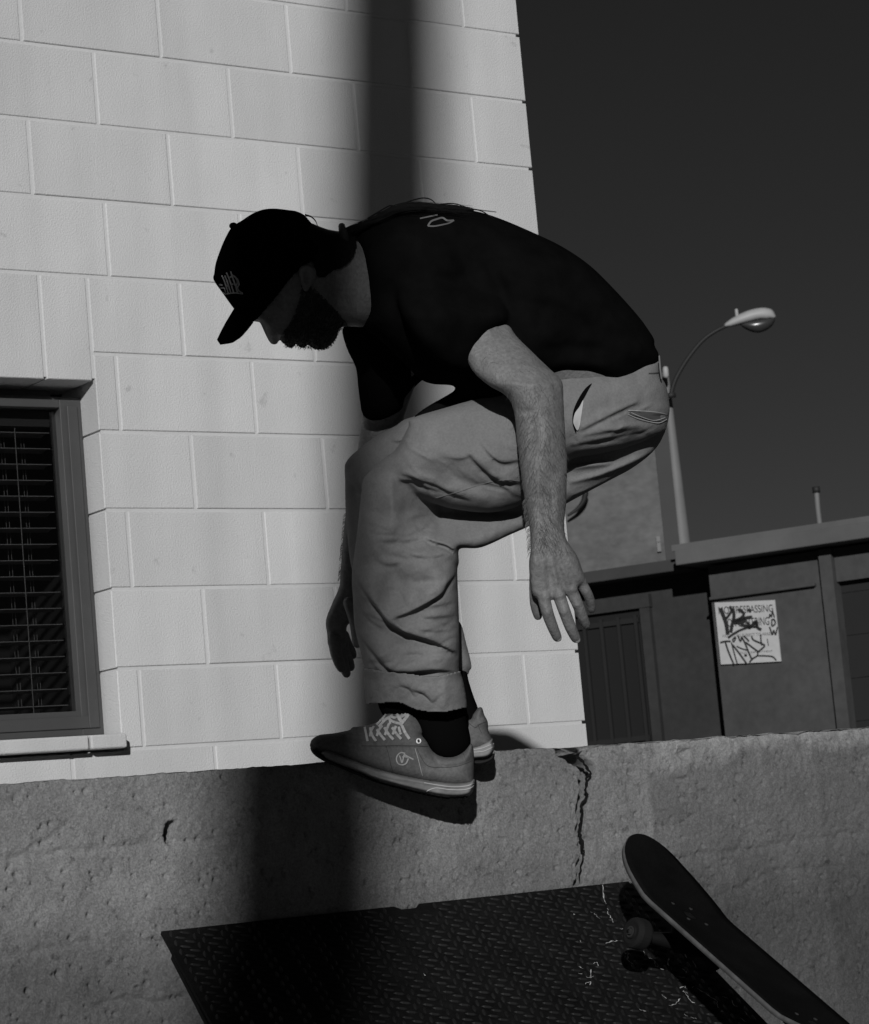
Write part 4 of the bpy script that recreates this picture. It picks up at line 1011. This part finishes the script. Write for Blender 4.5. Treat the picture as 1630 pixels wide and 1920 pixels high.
V, Q = ball(438, 423.5, D0 - .003, .0075, (1, .8, 1)); mesh("button", V, Q, M_cap, cap, True)
Cc = np.array([(440, 577), (432, 590), (423, 605), (414, 622), (407, 637)], float); Ee = np.array([(474, 602), (465, 614), (451, 630), (434, 641), (412, 644)], float)
V = []; Q = []; ns, ntt = 17, 12
for l in (0, 1):
    for i in range(ntt):
        t = i / (ntt - 1) * 4; a = min(int(t), 3); f_ = t - a; c = Cc[a] * (1 - f_) + Cc[a + 1] * f_; e = Ee[a] * (1 - f_) + Ee[a + 1] * f_; tt = i / (ntt - 1)
        wv = .088 * math.sqrt(max(1 - .88 * tt ** 3, .02))
        for j in range(ns):
            s_ = -1 + 2 * j / (ns - 1); p_ = c + (e - c) * s_ * s_
            V.append(PD(p_[0] + l * 1.5, p_[1] + l * 2.5, D0 + wv * s_))
id_ = lambda l, i, j: (l * ntt + i) * ns + j
for i in range(ntt - 1):
    for j in range(ns - 1): Q += [(id_(0, i, j), id_(0, i + 1, j), id_(0, i + 1, j + 1), id_(0, i, j + 1)), (id_(1, i, j), id_(1, i, j + 1), id_(1, i + 1, j + 1), id_(1, i + 1, j))]
    for j in (0, ns - 1): Q.append((id_(0, i, j), id_(1, i, j), id_(1, i + 1, j), id_(0, i + 1, j)))
for j in range(ns - 1):
    for i in (0, ntt - 1): Q.append((id_(0, i, j), id_(0, i, j + 1), id_(1, i, j + 1), id_(1, i, j)))
mesh("brim", V, Q, M_cap, cap, True)
# embroidered word, its last four letters in view
Z5 = lambda pts: ZP(pts, 5.433, 390, 380)
letters = [[(150, 842), (118, 836), (128, 868), (168, 872), (184, 930), (150, 905)], [(140, 740), (165, 790), (212, 928)], [(172, 742), (196, 800), (236, 926)], [(180, 850), (205, 848)],
           [(190, 712), (222, 790), (266, 925)], [(222, 760), (250, 752)], [(236, 835), (262, 828)], [(262, 920), (296, 918)], [(232, 700), (262, 790), (306, 922)], [(240, 730), (285, 765), (300, 820), (278, 845)], [(285, 845), (320, 900), (356, 924)], [(300, 772), (318, 830), (300, 862)]]
for pl in letters:
    V, Q = surf_line(Z5(pl), 2.6, s_cap, .002); mesh("embroidered_letter", V, Q, M_capword, cap)
V, Q = surf_line(Z5([(190, 930), (270, 920), (360, 930)]), 2.0, s_cap, .002); mesh("embroidered_letter", V, Q, M_capword, cap)

# ---- t-shirt
T_o = [(664, 446), (668, 434), (700, 414), (740, 398), (790, 389), (830, 388), (890, 395), (940, 410), (1010, 440), (1060, 465), (1110, 500), (1160, 550), (1200, 595), (1218, 620), (1230, 640), (1224, 647), (1235, 658), (1237, 676), (1235, 691), (1216, 697), (1207, 713), (1192, 738), (1172, 748), (1150, 745), (1130, 735), (1115, 725), (1090, 719), (1056, 718), (1000, 730), (968, 760), (940, 780), (898, 773),
       (871, 785), (864, 778), (842, 789), (812, 807), (793, 801), (772, 785), (799, 762), (839, 740), (859, 725), (838, 722), (815, 721), (792, 714), (765, 690), (715, 640), (672, 606), (688, 585), (687, 566), (679, 520)]
V1, Q1, s_sh = inflate(T_o, D0, 1.25, .185, 3., folds=[('valley', [(960, 560), (1050, 590), (1180, 650)], .008, 14), ('ridge', [(930, 520), (1060, 560), (1200, 630)], .006, 14), ('valley', [(900, 470), (940, 540), (960, 600)], .012, 12), ('ridge', [(1010, 690), (1090, 680), (1180, 700)], .008, 12), ('valley', [(1000, 660), (1090, 650), (1190, 670)], .007, 10), ('ridge', [(800, 770), (850, 745), (900, 720)], .008, 12)], noise=.016, nscale=55)
V2, Q2, _ = inflate([(660, 596), (641, 614), (643, 632), (652, 660), (667, 690), (672, 733), (678, 776), (686, 786), (701, 790), (723, 786), (745, 775), (757, 766), (758, 752), (774, 732), (792, 714), (830, 690), (820, 620), (740, 570), (690, 570)], 4.64, 1., .075, 3., noise=.004, nscale=30)
V3, Q3, _ = inflate([(740, 480), (790, 445), (860, 450), (915, 500), (950, 570), (956, 604), (949, 610), (930, 622), (916, 636), (903, 656), (895, 673), (889, 692), (880, 697), (840, 690), (785, 645), (745, 570)], lambda X, Y: np.interp(Y, [440, 520, 590, 690], [4.50, 4.435, 4.362, 4.350]), 1.15, .095, 3., folds=[('valley', [(840, 480), (860, 560), (880, 640)], .006, 10), ('ridge', [(800, 520), (830, 590), (850, 660)], .005, 12)], noise=.004, nscale=30)
shirt = as_solid([(V1, Q1), (V2, Q2), (V3, Q3)], .0042, "t_shirt", M_shirt, 14)
V, Q = surf_line([(668, 440), (674, 480), (680, 520), (687, 566)], 9, s_sh, .004); mesh("collar", V, Q, M_shirt, shirt)
Z1 = lambda pts: ZP(pts, 3.26, 370, 350)
for pl, w in (([(1362, 194), (1410, 184), (1470, 172)], 2.4), ([(1410, 240), (1430, 212), (1465, 198), (1500, 190), (1528, 206), (1568, 206)], 3.2), ([(1410, 240), (1450, 241), (1500, 232), (1540, 222), (1570, 205)], 2.6)):
    V, Q = surf_line(Z1(pl), w, s_sh, .004); mesh("back_print", V, Q, M_print, shirt)

# ---- trousers
Z3 = lambda pts: ZP(pts, 2.954, 580, 700)
farleg = [(647, 900), (646, 880), (648, 868), (661, 852), (698, 822), (742, 798), (768, 783), (850, 770), (960, 800), (980, 900), (930, 980), (850, 1026), (842, 1100), (852, 1150), (866, 1172), (874, 1203), (885, 1248), (881, 1257), (871, 1267), (800, 1262), (720, 1240), (700, 1200), (676, 1110), (661, 1072), (655, 1040), (651, 1000), (648, 960)]
VA, QA, s_fl = inflate(farleg, 4.615, .8, .085, 3., folds=[('step', Z3([(200, 560), (250, 610), (290, 660)]), .008, 3, 20), ('step', Z3([(455, 372), (520, 374), (558, 386)]), .008, 2.5, 16)], noise=.004, nscale=40)
lower = [(681, 908), (690, 890), (720, 870), (780, 850), (900, 830), (1000, 810), (1120, 790), (1200, 780), (1246, 800), (1243, 820), (1231, 840), (1212, 859), (1181, 881), (1149, 898), (1102, 923), (1060, 946), (1025, 968), (990, 988), (952, 1005), (918, 1021), (895, 1028), (866, 1028), (860, 1034), (861, 1055), (858, 1067), (859, 1106), (861, 1157), (862, 1200), (862, 1228), (861, 1258), (867, 1282), (873, 1324), (842, 1331), (818, 1333), (786, 1329), (768, 1322), (754, 1316), (732, 1314), (712, 1316), (690, 1314), (687.6, 1291), (685, 1262), (675, 1218), (665, 1174), (663, 1140), (660, 1079), (664.6, 1038), (671, 988), (678, 923)]
low_d = lambda X, Y: np.interp(Y, [800, 930, 985, 1030, 1100, 1330], [4.44, 4.44, 4.44, 4.445, 4.455, 4.488]) + .095 * np.clip((X - 735) / 90, 0, 1) * np.clip((1040 - Y) / 80, 0, 1)
low_t = lambda X, Y: np.interp(Y, [800, 960, 1010, 1060, 1330], [.05, .05, .065, .085, .07]) + .045 * np.clip((820 - X) / 80, 0, 1) * np.clip((1060 - Y) / 60, 0, 1)
LF = [('step', Z3([(250, 1100), (300, 1190), (380, 1300), (440, 1380), (520, 1430), (700, 1490), (835, 1560)]), .026, 2.6, 34),
      ('step', Z3([(450, 1360), (560, 1320), (720, 1230), (765, 1165), (828, 1085)]), .022, 2.6, 30),
      ('step', Z3([(270, 1430), (360, 1545), (450, 1640), (560, 1652), (700, 1642), (830, 1650)]), .020, 3.0, 30),
      ('step', Z3([(640, 905), (690, 930), (770, 955), (840, 1010)]), .020, 3, 26), ('ridge', Z3([(560, 1000), (690, 985), (800, 1010)]), .006, 9), ('valley', Z3([(510, 960), (600, 950), (680, 945)]), .006, 8),
      ('step', Z3([(540, 800), (640, 775), (740, 780)]), .007, 5, 22), ('valley', Z3([(330, 780), (420, 800), (470, 860)]), .004, 10), ('ridge', Z3([(400, 1060), (560, 1080), (740, 1070)]), .006, 14), ('valley', Z3([(560, 1150), (650, 1160), (760, 1140)]), .005, 8),
      ('step', Z3([(630, 1355), (700, 1352), (800, 1345)]), .004, 2.2, 10), ('step', Z3([(600, 1415), (680, 1425), (740, 1422)]), .004, 2.2, 10), ('step', Z3([(640, 1290), (740, 1278), (820, 1255)]), .004, 2.2, 12),
      ('valley', Z3([(320, 1655), (440, 1665), (560, 1675), (690, 1692), (830, 1670)]), .003, 2.2), ('step', Z3([(500, 1720), (560, 1740), (590, 1790)]), .006, 3, 14), ('step', Z3([(570, 1745), (640, 1770), (690, 1820)]), .008, 3, 18), ('ridge', Z3([(700, 1560), (740, 1600), (800, 1570)]), .006, 10), ('valley', Z3([(290, 1180), (320, 1300), (420, 1480)]), .004, 12),
      ('ridge', [(1065, 905), (1130, 888), (1220, 850)], .012, 5), ('ridge', [(1070, 930), (1130, 906), (1190, 872)], .008, 3), ('ridge', [(1065, 878), (1110, 872), (1150, 868)], .010, 5)]
def wrinkles(n, box, ang, spread, amp, seed):
    r_ = np.random.default_rng(seed); out = []
    for i in range(n):
        x, y = r_.uniform(box[0], box[2]), r_.uniform(box[1], box[3]); a = math.radians(r_.normal(ang, spread)); l = r_.uniform(35, 105); b = r_.normal(0, 7)
        pts = [(x - math.cos(a) * l / 2, y - math.sin(a) * l / 2), (x + b * math.sin(a), y - b * math.cos(a)), (x + math.cos(a) * l / 2, y + math.sin(a) * l / 2)]
        out.append((r_.choice(['step', 'valley', 'ridge']), pts, amp * r_.uniform(.35, 1.1), r_.uniform(1.8, 3.4), r_.uniform(8, 20)))
    return out
LF += wrinkles(12, (700, 960, 840, 1060), 10, 14, .0042, 3) + wrinkles(14, (690, 1060, 840, 1250), -25, 16, .0045, 4) + wrinkles(10, (690, 1080, 800, 1250), 45, 10, .005, 8) + wrinkles(10, (780, 1130, 850, 1250), -4, 10, .004, 5)
LF += [('ridge', [(700, 960), (690, 1060), (700, 1180)], .010, 26), ('valley', [(745, 1010), (740, 1100), (760, 1180)], .010, 22), ('ridge', [(800, 1040), (810, 1110), (800, 1200)], .010, 24)]
VB, QB, s_lo = inflate(lower, low_d, 1.0, low_t, 2.2, folds=LF, noise=.008, nscale=44)
thigh = [(681, 922), (679, 908), (684, 894), (695, 882), (716, 862), (742, 842), (766, 800), (772, 784), (850, 760), (950, 730), (1056, 700), (1150, 690), (1215, 672), (1236, 676), (1240, 705), (1249, 722), (1254, 745), (1256, 770), (1251, 798), (1242, 812), (1190, 834), (1130, 850), (1070, 862), (1030, 892), (986, 940), (950, 956), (905, 961), (844, 953), (790, 936), (745, 924), (715, 924)]
th_d = lambda X, Y: np.interp(X, [680, 900, 1100, 1260], [4.435, 4.445, 4.47, 4.50])
th_t = lambda X, Y: np.interp(X, [680, 800, 1000, 1150, 1260], [.085, .105, .135, .15, .15])
TF = [('step', Z3([(490, 545), (620, 590), (700, 615), (790, 660), (900, 700)]), .009, 3, 20), ('step', Z3([(450, 600), (560, 590), (660, 630), (740, 650)]), .008, 3, 18), ('step', Z3([(880, 430), (960, 520), (1060, 590), (1200, 605)]), .012, 4, 26), ('step', Z3([(945, 365), (1010, 450), (1080, 490), (1180, 470)]), .010, 4, 24),
      ('valley', Z3([(760, 520), (850, 590), (930, 640)]), .005, 9), ('valley', Z3([(640, 690), (780, 665), (930, 620), (1080, 590)]), .0012, 2.0), ('step', Z3([(455, 372), (520, 374), (558, 386)]), .006, 2.5, 16), ('ridge', Z3([(420, 470), (600, 430), (800, 420)]), .006, 26), ('valley', Z3([(480, 660), (600, 690), (760, 730)]), .004, 6),
      ('step', [(1085, 808), (1120, 790), (1160, 770), (1200, 752)], .010, 3, 14), ('step', [(1090, 816), (1150, 806), (1210, 800)], .008, 4, 16), ('step', [(1066, 834), (1130, 822), (1200, 806)], .008, 4, 16), ('valley', [(1070, 815), (1078, 826), (1085, 832)], .005, 4), ('ridge', [(1080, 845), (1130, 838), (1180, 828)], .004, 8)]
TF += wrinkles(16, (740, 810, 970, 930), 24, 12, .0045, 6) + wrinkles(14, (1090, 750, 1220, 850), -18, 9, .0045, 7)
TF += [('ridge', [(740, 880), (860, 850), (980, 860)], .008, 22), ('valley', [(760, 910), (860, 905), (960, 925)], .008, 16)]
VC, QC, s_th = inflate(thigh, th_d, 1.1, th_t, 2.2, folds=TF, noise=.007, nscale=48, back=1.2)
trousers = as_solid([(VA, QA), (VB, QB), (VC, QC)], .0026, "trousers", M_pants, 2)
lo_hull = [p_ for p_ in lower if p_[1] < 1290] ; k_ = lo_hull.index((867, 1282)) + 1
lo_hull = [(p_[0] + (1.6 if p_[0] > 800 else -1.6), p_[1]) if p_[1] > 1200 else p_ for p_ in lo_hull]
lo_hull = lo_hull[:k_] + [(875, 1324), (880, 1400), (840, 1440), (740, 1440), (700, 1400), (688, 1315)] + lo_hull[k_:]
cuff_o = [(672, 1256), (720, 1260), (770, 1265), (815, 1271), (880, 1258), (884, 1284), (886, 1324), (874, 1325), (842, 1332), (818, 1334), (786, 1330), (768, 1323), (754, 1317), (732, 1315), (712, 1317), (676, 1316), (670, 1291)]
V, Q, s_cu = inflate(lo_hull, low_d, 1., lambda X, Y: low_t(X, Y) + .005, 1.8, keep=cuff_o, folds=[('step', Z3([(500, 1720), (560, 1740), (590, 1790)]), .006, 3, 14), ('step', Z3([(570, 1745), (640, 1770), (690, 1820)]), .008, 3, 18), ('valley', [(700, 1270), (706, 1290), (702, 1312)], .003, 6), ('ridge', [(830, 1275), (836, 1300), (828, 1328)], .004, 8)], noise=.004, nscale=26)
cf_ = mesh("cuff", V, Q, M_pants, trousers, True); md = cf_.modifiers.new("cloth", 'SOLIDIFY'); md.thickness = .0025; md.offset = 0
Z8 = lambda pts: ZP(pts, 6.4, 1040, 650)
def patch(pts, samp, off, name, m, parent, step=2.):
    """thin cloth piece laid on a surface"""
    P_ = catmull(pts, 4); c = P_.mean(0); V = [PD(c[0], c[1], samp(*c) - off)] + [PD(x, y, samp(x, y) - off) for x, y in P_]
    mid = [(c + (p_ - c) * .5) for p_ in P_]; V += [PD(x, y, samp(x, y) - off) for x, y in mid]; n = len(P_)
    Q = [(0, 1 + n + i, 1 + n + (i + 1) % n) for i in range(n)] + [(1 + n + i, 1 + i, 1 + (i + 1) % n, 1 + n + (i + 1) % n) for i in range(n)]
    return mesh(name, V, Q, m, parent, True)
patch(Z8([(450, 440), (370, 500), (290, 620), (235, 740), (215, 840), (222, 940), (260, 1040), (230, 930), (270, 740), (330, 640), (360, 560)]), s_th, .0035, "pocket_opening", M_sock, trousers)
patch(Z8([(345, 640), (300, 720), (245, 800), (225, 900), (245, 960), (275, 1005), (300, 960), (320, 840), (335, 740)]), s_th, .0040, "pocket_lining", M_pocket, trousers)
patch(Z8([(900, 790), (960, 780), (1150, 785), (1300, 805), (1350, 835), (1320, 885), (1220, 890), (1050, 850), (930, 820)]), s_th, .0028, "back_pocket", mat("pocket_welt", .075, .9), trousers)
for pl in ([(885, 765), (1000, 768), (1200, 782), (1340, 810), (1362, 832)], [(885, 810), (1000, 860), (1150, 900), (1260, 912), (1350, 870)], [(920, 790), (1050, 845), (1200, 885), (1330, 850)]):
    V, Q = surf_line(Z8(pl), 1.3, s_th, .0034); mesh("pocket_stitching", V, Q, M_thread, trousers)
V, Q = surf_line(Z8([(1130, 318), (1190, 316), (1250, 312)]), 1.5, s_th, .004); mesh("waist_seam", V, Q, M_dstitch, trousers)
V, Q = tube(PD(np.array([1236.5, 1238, 1240.5]), np.array([668, 690, 710]), np.array([4.46, 4.46, 4.46])), [.0016, .002, .0016], 6); mesh("belt_loop", V, Q, M_seam, trousers, True)
V, Q = surf_line(Z3([(318, 1655), (440, 1663), (560, 1672), (690, 1690), (830, 1668)]), 1.3, s_lo, .0014); mesh("hem_stitching", V, Q, M_seam, trousers)
V, Q = surf_line(Z3([(700, 690), (830, 655), (960, 612), (1080, 590), (1190, 600)]), 1.0, s_th, .0016); mesh("side_seam", V, Q, M_seam, trousers)

# ---- socks and shoes
Z4 = lambda pts: ZP(pts, 4.075, 560, 1230)
V, Q, _ = inflate([(712, 1300), (790, 1305), (868, 1305), (875, 1330), (878, 1360), (883, 1393), (872, 1413), (850, 1425), (820, 1420), (798, 1396), (780, 1360), (765, 1345), (722, 1345)], shoe_d, .8, .042, 3.); mesh("sock", V, Q, M_sock, person, True)
V, Q, _ = inflate([(845, 1240), (872, 1255), (880, 1280), (888, 1305), (898, 1334), (900, 1370), (880, 1390), (850, 1380), (845, 1310)], 4.605, .8, .04, 3.); mesh("sock", V, Q, M_sock, person, True)
upper = Z4([(88, 690), (92, 660), (104, 636), (150, 606), (200, 597), (270, 590), (340, 577), (390, 565), (412, 545), (455, 540), (500, 533), (560, 520), (605, 500), (640, 462), (690, 432), (770, 440), (862, 428), (900, 460), (938, 520), (953, 580), (948, 606), (985, 650), (1010, 700), (1040, 735), (1100, 765), (1180, 766), (1258, 730), (1312, 672), (1332, 690), (1341, 760), (1342, 850), (1338, 945), (1330, 985), (1200, 1000), (1000, 980), (780, 935), (600, 890), (440, 835), (300, 790), (180, 760), (120, 735)])
shoe_t = lambda X, Y: np.interp(X, [582, 620, 700, 800, 890], [.034, .044, .048, .042, .036]) * np.interp(Y, [1335, 1380, 1430, 1470], [.62, .80, 1.0, 1.02])
V, Q, s_up = inflate(upper, shoe_d, 1., shoe_t, 2., R=26, folds=[('valley', Z4([(330, 630), (440, 660), (500, 700)]), .0015, 6), ('step', Z4([(650, 690), (760, 690), (1000, 690)]), .0022, 1.3, 10), ('valley', Z4([(1000, 730), (1080, 830), (1200, 845), (1335, 790)]), .003, 4), ('ridge', Z4([(1040, 780), (1120, 805), (1240, 790), (1320, 740)]), .005, 8), ('valley', Z4([(300, 640), (330, 700), (330, 760)]), .0012, 6)], noise=.0015, nscale=18)
shoe = mesh("shoe", V, Q, M_suede, person, True); shoe["label"] = "grey suede skate shoe with pale laces on the near foot"
sole_o = Z4([(165, 735), (182, 775), (215, 800), (350, 853), (480, 903), (600, 952), (800, 1007), (960, 1047), (1080, 1072), (1200, 1082), (1300, 1067), (1336, 1022), (1346, 972), (1342, 938), (1300, 958), (1200, 968), (1050, 953), (900, 928), (760, 898), (600, 857), (440, 798), (300, 742), (215, 715)])
sole_t = lambda X, Y: np.interp(X, [582, 620, 700, 800, 892], [.037, .049, .054, .049, .043])
V, Q, s_so = inflate(sole_o, shoe_d, 1., sole_t, 1.8, R=7, folds=[('step', Z4([(560, 905), (700, 935), (900, 965), (1100, 1000), (1330, 985)]), .0015, 1.0, 8), ('valley', Z4([(480, 880), (620, 920), (760, 960), (940, 1000)]), .0012, 1.6), ('valley', Z4([(520, 910), (660, 950), (800, 980)]), .001, 1.4)], noise=.0008, nscale=9)
sole = mesh("sole", V, Q, M_sole, shoe, True)
outs = Z4([(90, 700), (130, 722), (210, 770), (350, 840), (480, 895), (600, 954), (800, 1009), (960, 1049), (1080, 1074), (1200, 1084), (1290, 1072), (1270, 1090), (1180, 1094), (1070, 1084), (950, 1060), (790, 1020), (590, 966), (470, 918), (340, 866), (190, 802), (112, 748)])
for pl, w in ((Z4([(1335, 938), (1260, 966), (1150, 968), (1000, 945), (860, 920), (700, 885), (560, 840)]), 1.4), (Z4([(1343, 968), (1290, 992), (1190, 1000), (1100, 992), (960, 968)]), 1.6), (Z4([(975, 1036), (1010, 1018), (1060, 1008), (1150, 1020), (1250, 1022), (1310, 1010), (1340, 985)]), 1.8)):
    V, Q = surf_line(pl, w, s_so, .0012); mesh("sole_line", V, Q, M_sole_line, shoe)
parts_ = []
for pl, w in (([(505, 540), (515, 590), (528, 650)], 4.2), ([(548, 545), (560, 600), (592, 650)], 4.6), ([(575, 535), (552, 580), (545, 615)], 4.0), ([(598, 560), (625, 600), (660, 642)], 4.8), ([(640, 530), (612, 570), (598, 612)], 4.4), ([(655, 545), (690, 600), (725, 638)], 5.0), ([(692, 515), (675, 560), (660, 605)], 4.6), ([(715, 545), (745, 590), (785, 634)], 5.0), ([(745, 535), (730, 570), (722, 600)], 4.6), ([(790, 530), (815, 585), (848, 634)], 5.2), ([(765, 540), (775, 580), (782, 600)], 4.6),
              ([(595, 525), (640, 480), (680, 435)], 4.4), ([(612, 540), (660, 490), (720, 450)], 4.6), ([(690, 480), (730, 505), (790, 520)], 4.8), ([(745, 445), (780, 490), (800, 510)], 6.5), ([(845, 435), (815, 480), (775, 530)], 6.0), ([(700, 460), (740, 470), (780, 435)], 4.2), ([(830, 440), (780, 465), (800, 440)], 4.8), ([(640, 500), (690, 470), (700, 520)], 4.0)):
    c = catmull(Z4(pl), 5, False); d_ = np.array([s_up(x, y) for x, y in c]) - .003; d_[len(d_) // 2] -= .001
    P3 = PD(c[:, 0], c[:, 1], d_); r_ = ribbon(P3, w * 4.4 / F)
    Vt = [np.array(v) for v in r_[0]]; n = len(Vt); back_ = [v + cf * .0022 for v in Vt]
    Qt = list(r_[1]) + [tuple(i + n for i in q) for q in r_[1]]
    for i in range(n // 2 - 1): Qt += [(2 * i, 2 * i + 2, 2 * i + 2 + n, 2 * i + n), (2 * i + 1, 2 * i + 3, 2 * i + 3 + n, 2 * i + 1 + n)]
    Qt += [(0, 1, 1 + n, n), (n - 2, n - 1, 2 * n - 1, 2 * n - 2)]
    mesh("lace", Vt + back_, Qt, M_lace, shoe)
th_ = np.linspace(0, 2 * math.pi, 25)
ec = Z4([(918, 649)])[0]; c = [(ec[0] + 3.6 * math.cos(a), ec[1] + 3.9 * math.sin(a)) for a in th_]; V, Q = surf_line(c, 2.6, s_up, .002, smooth=False); mesh("eyelet", V, Q, M_white, shoe)
c = [(ec[0] + 1.2 * math.cos(a), ec[1] + 1.2 * math.sin(a)) for a in th_]; V, Q = surf_line(c, 2.4, s_up, .0015, smooth=False); mesh("eyelet_hole", V, Q, M_tread, shoe)
for pl, w in (([(815, 745), (785, 738), (760, 755), (748, 785), (760, 820), (790, 832), (820, 822), (835, 795), (838, 782)], 1.8), ([(772, 760), (782, 790), (790, 815), (800, 785), (808, 752)], 1.7), ([(808, 752), (838, 770), (878, 790)], 1.9), ([(790, 772), (812, 770), (835, 775)], 1.5)):
    V, Q = surf_line(Z4(pl), w * 1.35, s_up, .0016); mesh("emblem", V, Q, M_thread, shoe)
for pl, w, m in (([(480, 686), (600, 688), (740, 684), (900, 686), (1000, 692), (1005, 675), (960, 625)], 1.1, M_dstitch), ([(890, 705), (915, 790), (935, 870), (948, 918)], 1.0, M_thread), ([(905, 705), (935, 770), (990, 840), (1100, 850), (1220, 840), (1330, 800)], .9, M_dstitch), ([(670, 690), (690, 760), (705, 830), (720, 880)], 1.0, M_dstitch), ([(1255, 740), (1270, 770), (1275, 790)], .8, M_dstitch)):
    V, Q = surf_line(Z4(pl), w, s_up, .0010); mesh("stitching", V, Q, m, shoe)
V, Q, _ = inflate(outs, shoe_d, 1., .045, 1.8, R=5); mesh("outsole", V, Q, M_tread, shoe, True)
# far shoe, heel in view
fu = Z4([(1290, 485), (1330, 440), (1372, 396), (1402, 396), (1420, 450), (1446, 502), (1451, 570), (1476, 632), (1470, 700), (1340, 740), (1100, 740), (800, 700), (600, 650), (560, 610), (700, 560), (900, 500), (1100, 480)])
V, Q, s_f = inflate(fu, 4.602, 1., .036, 2., R=20, folds=[('valley', Z4([(1310, 470), (1350, 500), (1420, 470)]), .002, 3), ('ridge', Z4([(1300, 520), (1380, 510), (1440, 490)]), .003, 6)], noise=.001, nscale=14)
shoe2 = mesh("shoe", V, Q, M_suede, person, True); shoe2["label"] = "grey suede skate shoe on the far foot, heel showing"
V, Q, s_f2 = inflate(Z4([(560, 640), (800, 700), (1100, 735), (1340, 690), (1400, 668), (1460, 640), (1480, 632), (1483, 662), (1496, 690), (1488, 735), (1445, 776), (1340, 790), (1100, 800), (800, 770), (580, 690)]), 4.602, 1., .040, 1.8, R=6); mesh("sole", V, Q, M_sole, shoe2, True)
for pl in ([(1340, 715), (1400, 705), (1450, 685), (1492, 668)], [(1340, 735), (1410, 728), (1465, 705), (1495, 688)]):
    V, Q = surf_line(Z4(pl), 1.4, s_f2, .0012); mesh("sole_line", V, Q, M_sole_line, shoe2)
for pl in ([(1305, 515), (1350, 545), (1385, 520), (1440, 500)], [(1370, 520), (1385, 560), (1400, 590)]):
    V, Q = surf_line(Z4(pl), .9, s_f, .001); mesh("stitching", V, Q, M_dstitch, shoe2)
V, Q, _ = inflate(Z4([(600, 700), (800, 772), (1100, 802), (1340, 792), (1440, 780), (1485, 745), (1500, 735), (1490, 790), (1440, 822), (1380, 838), (1300, 830), (1050, 815), (800, 790)]), 4.602, 1., .036, 1.8, R=5); mesh("outsole", V, Q, M_tread, shoe2, True)
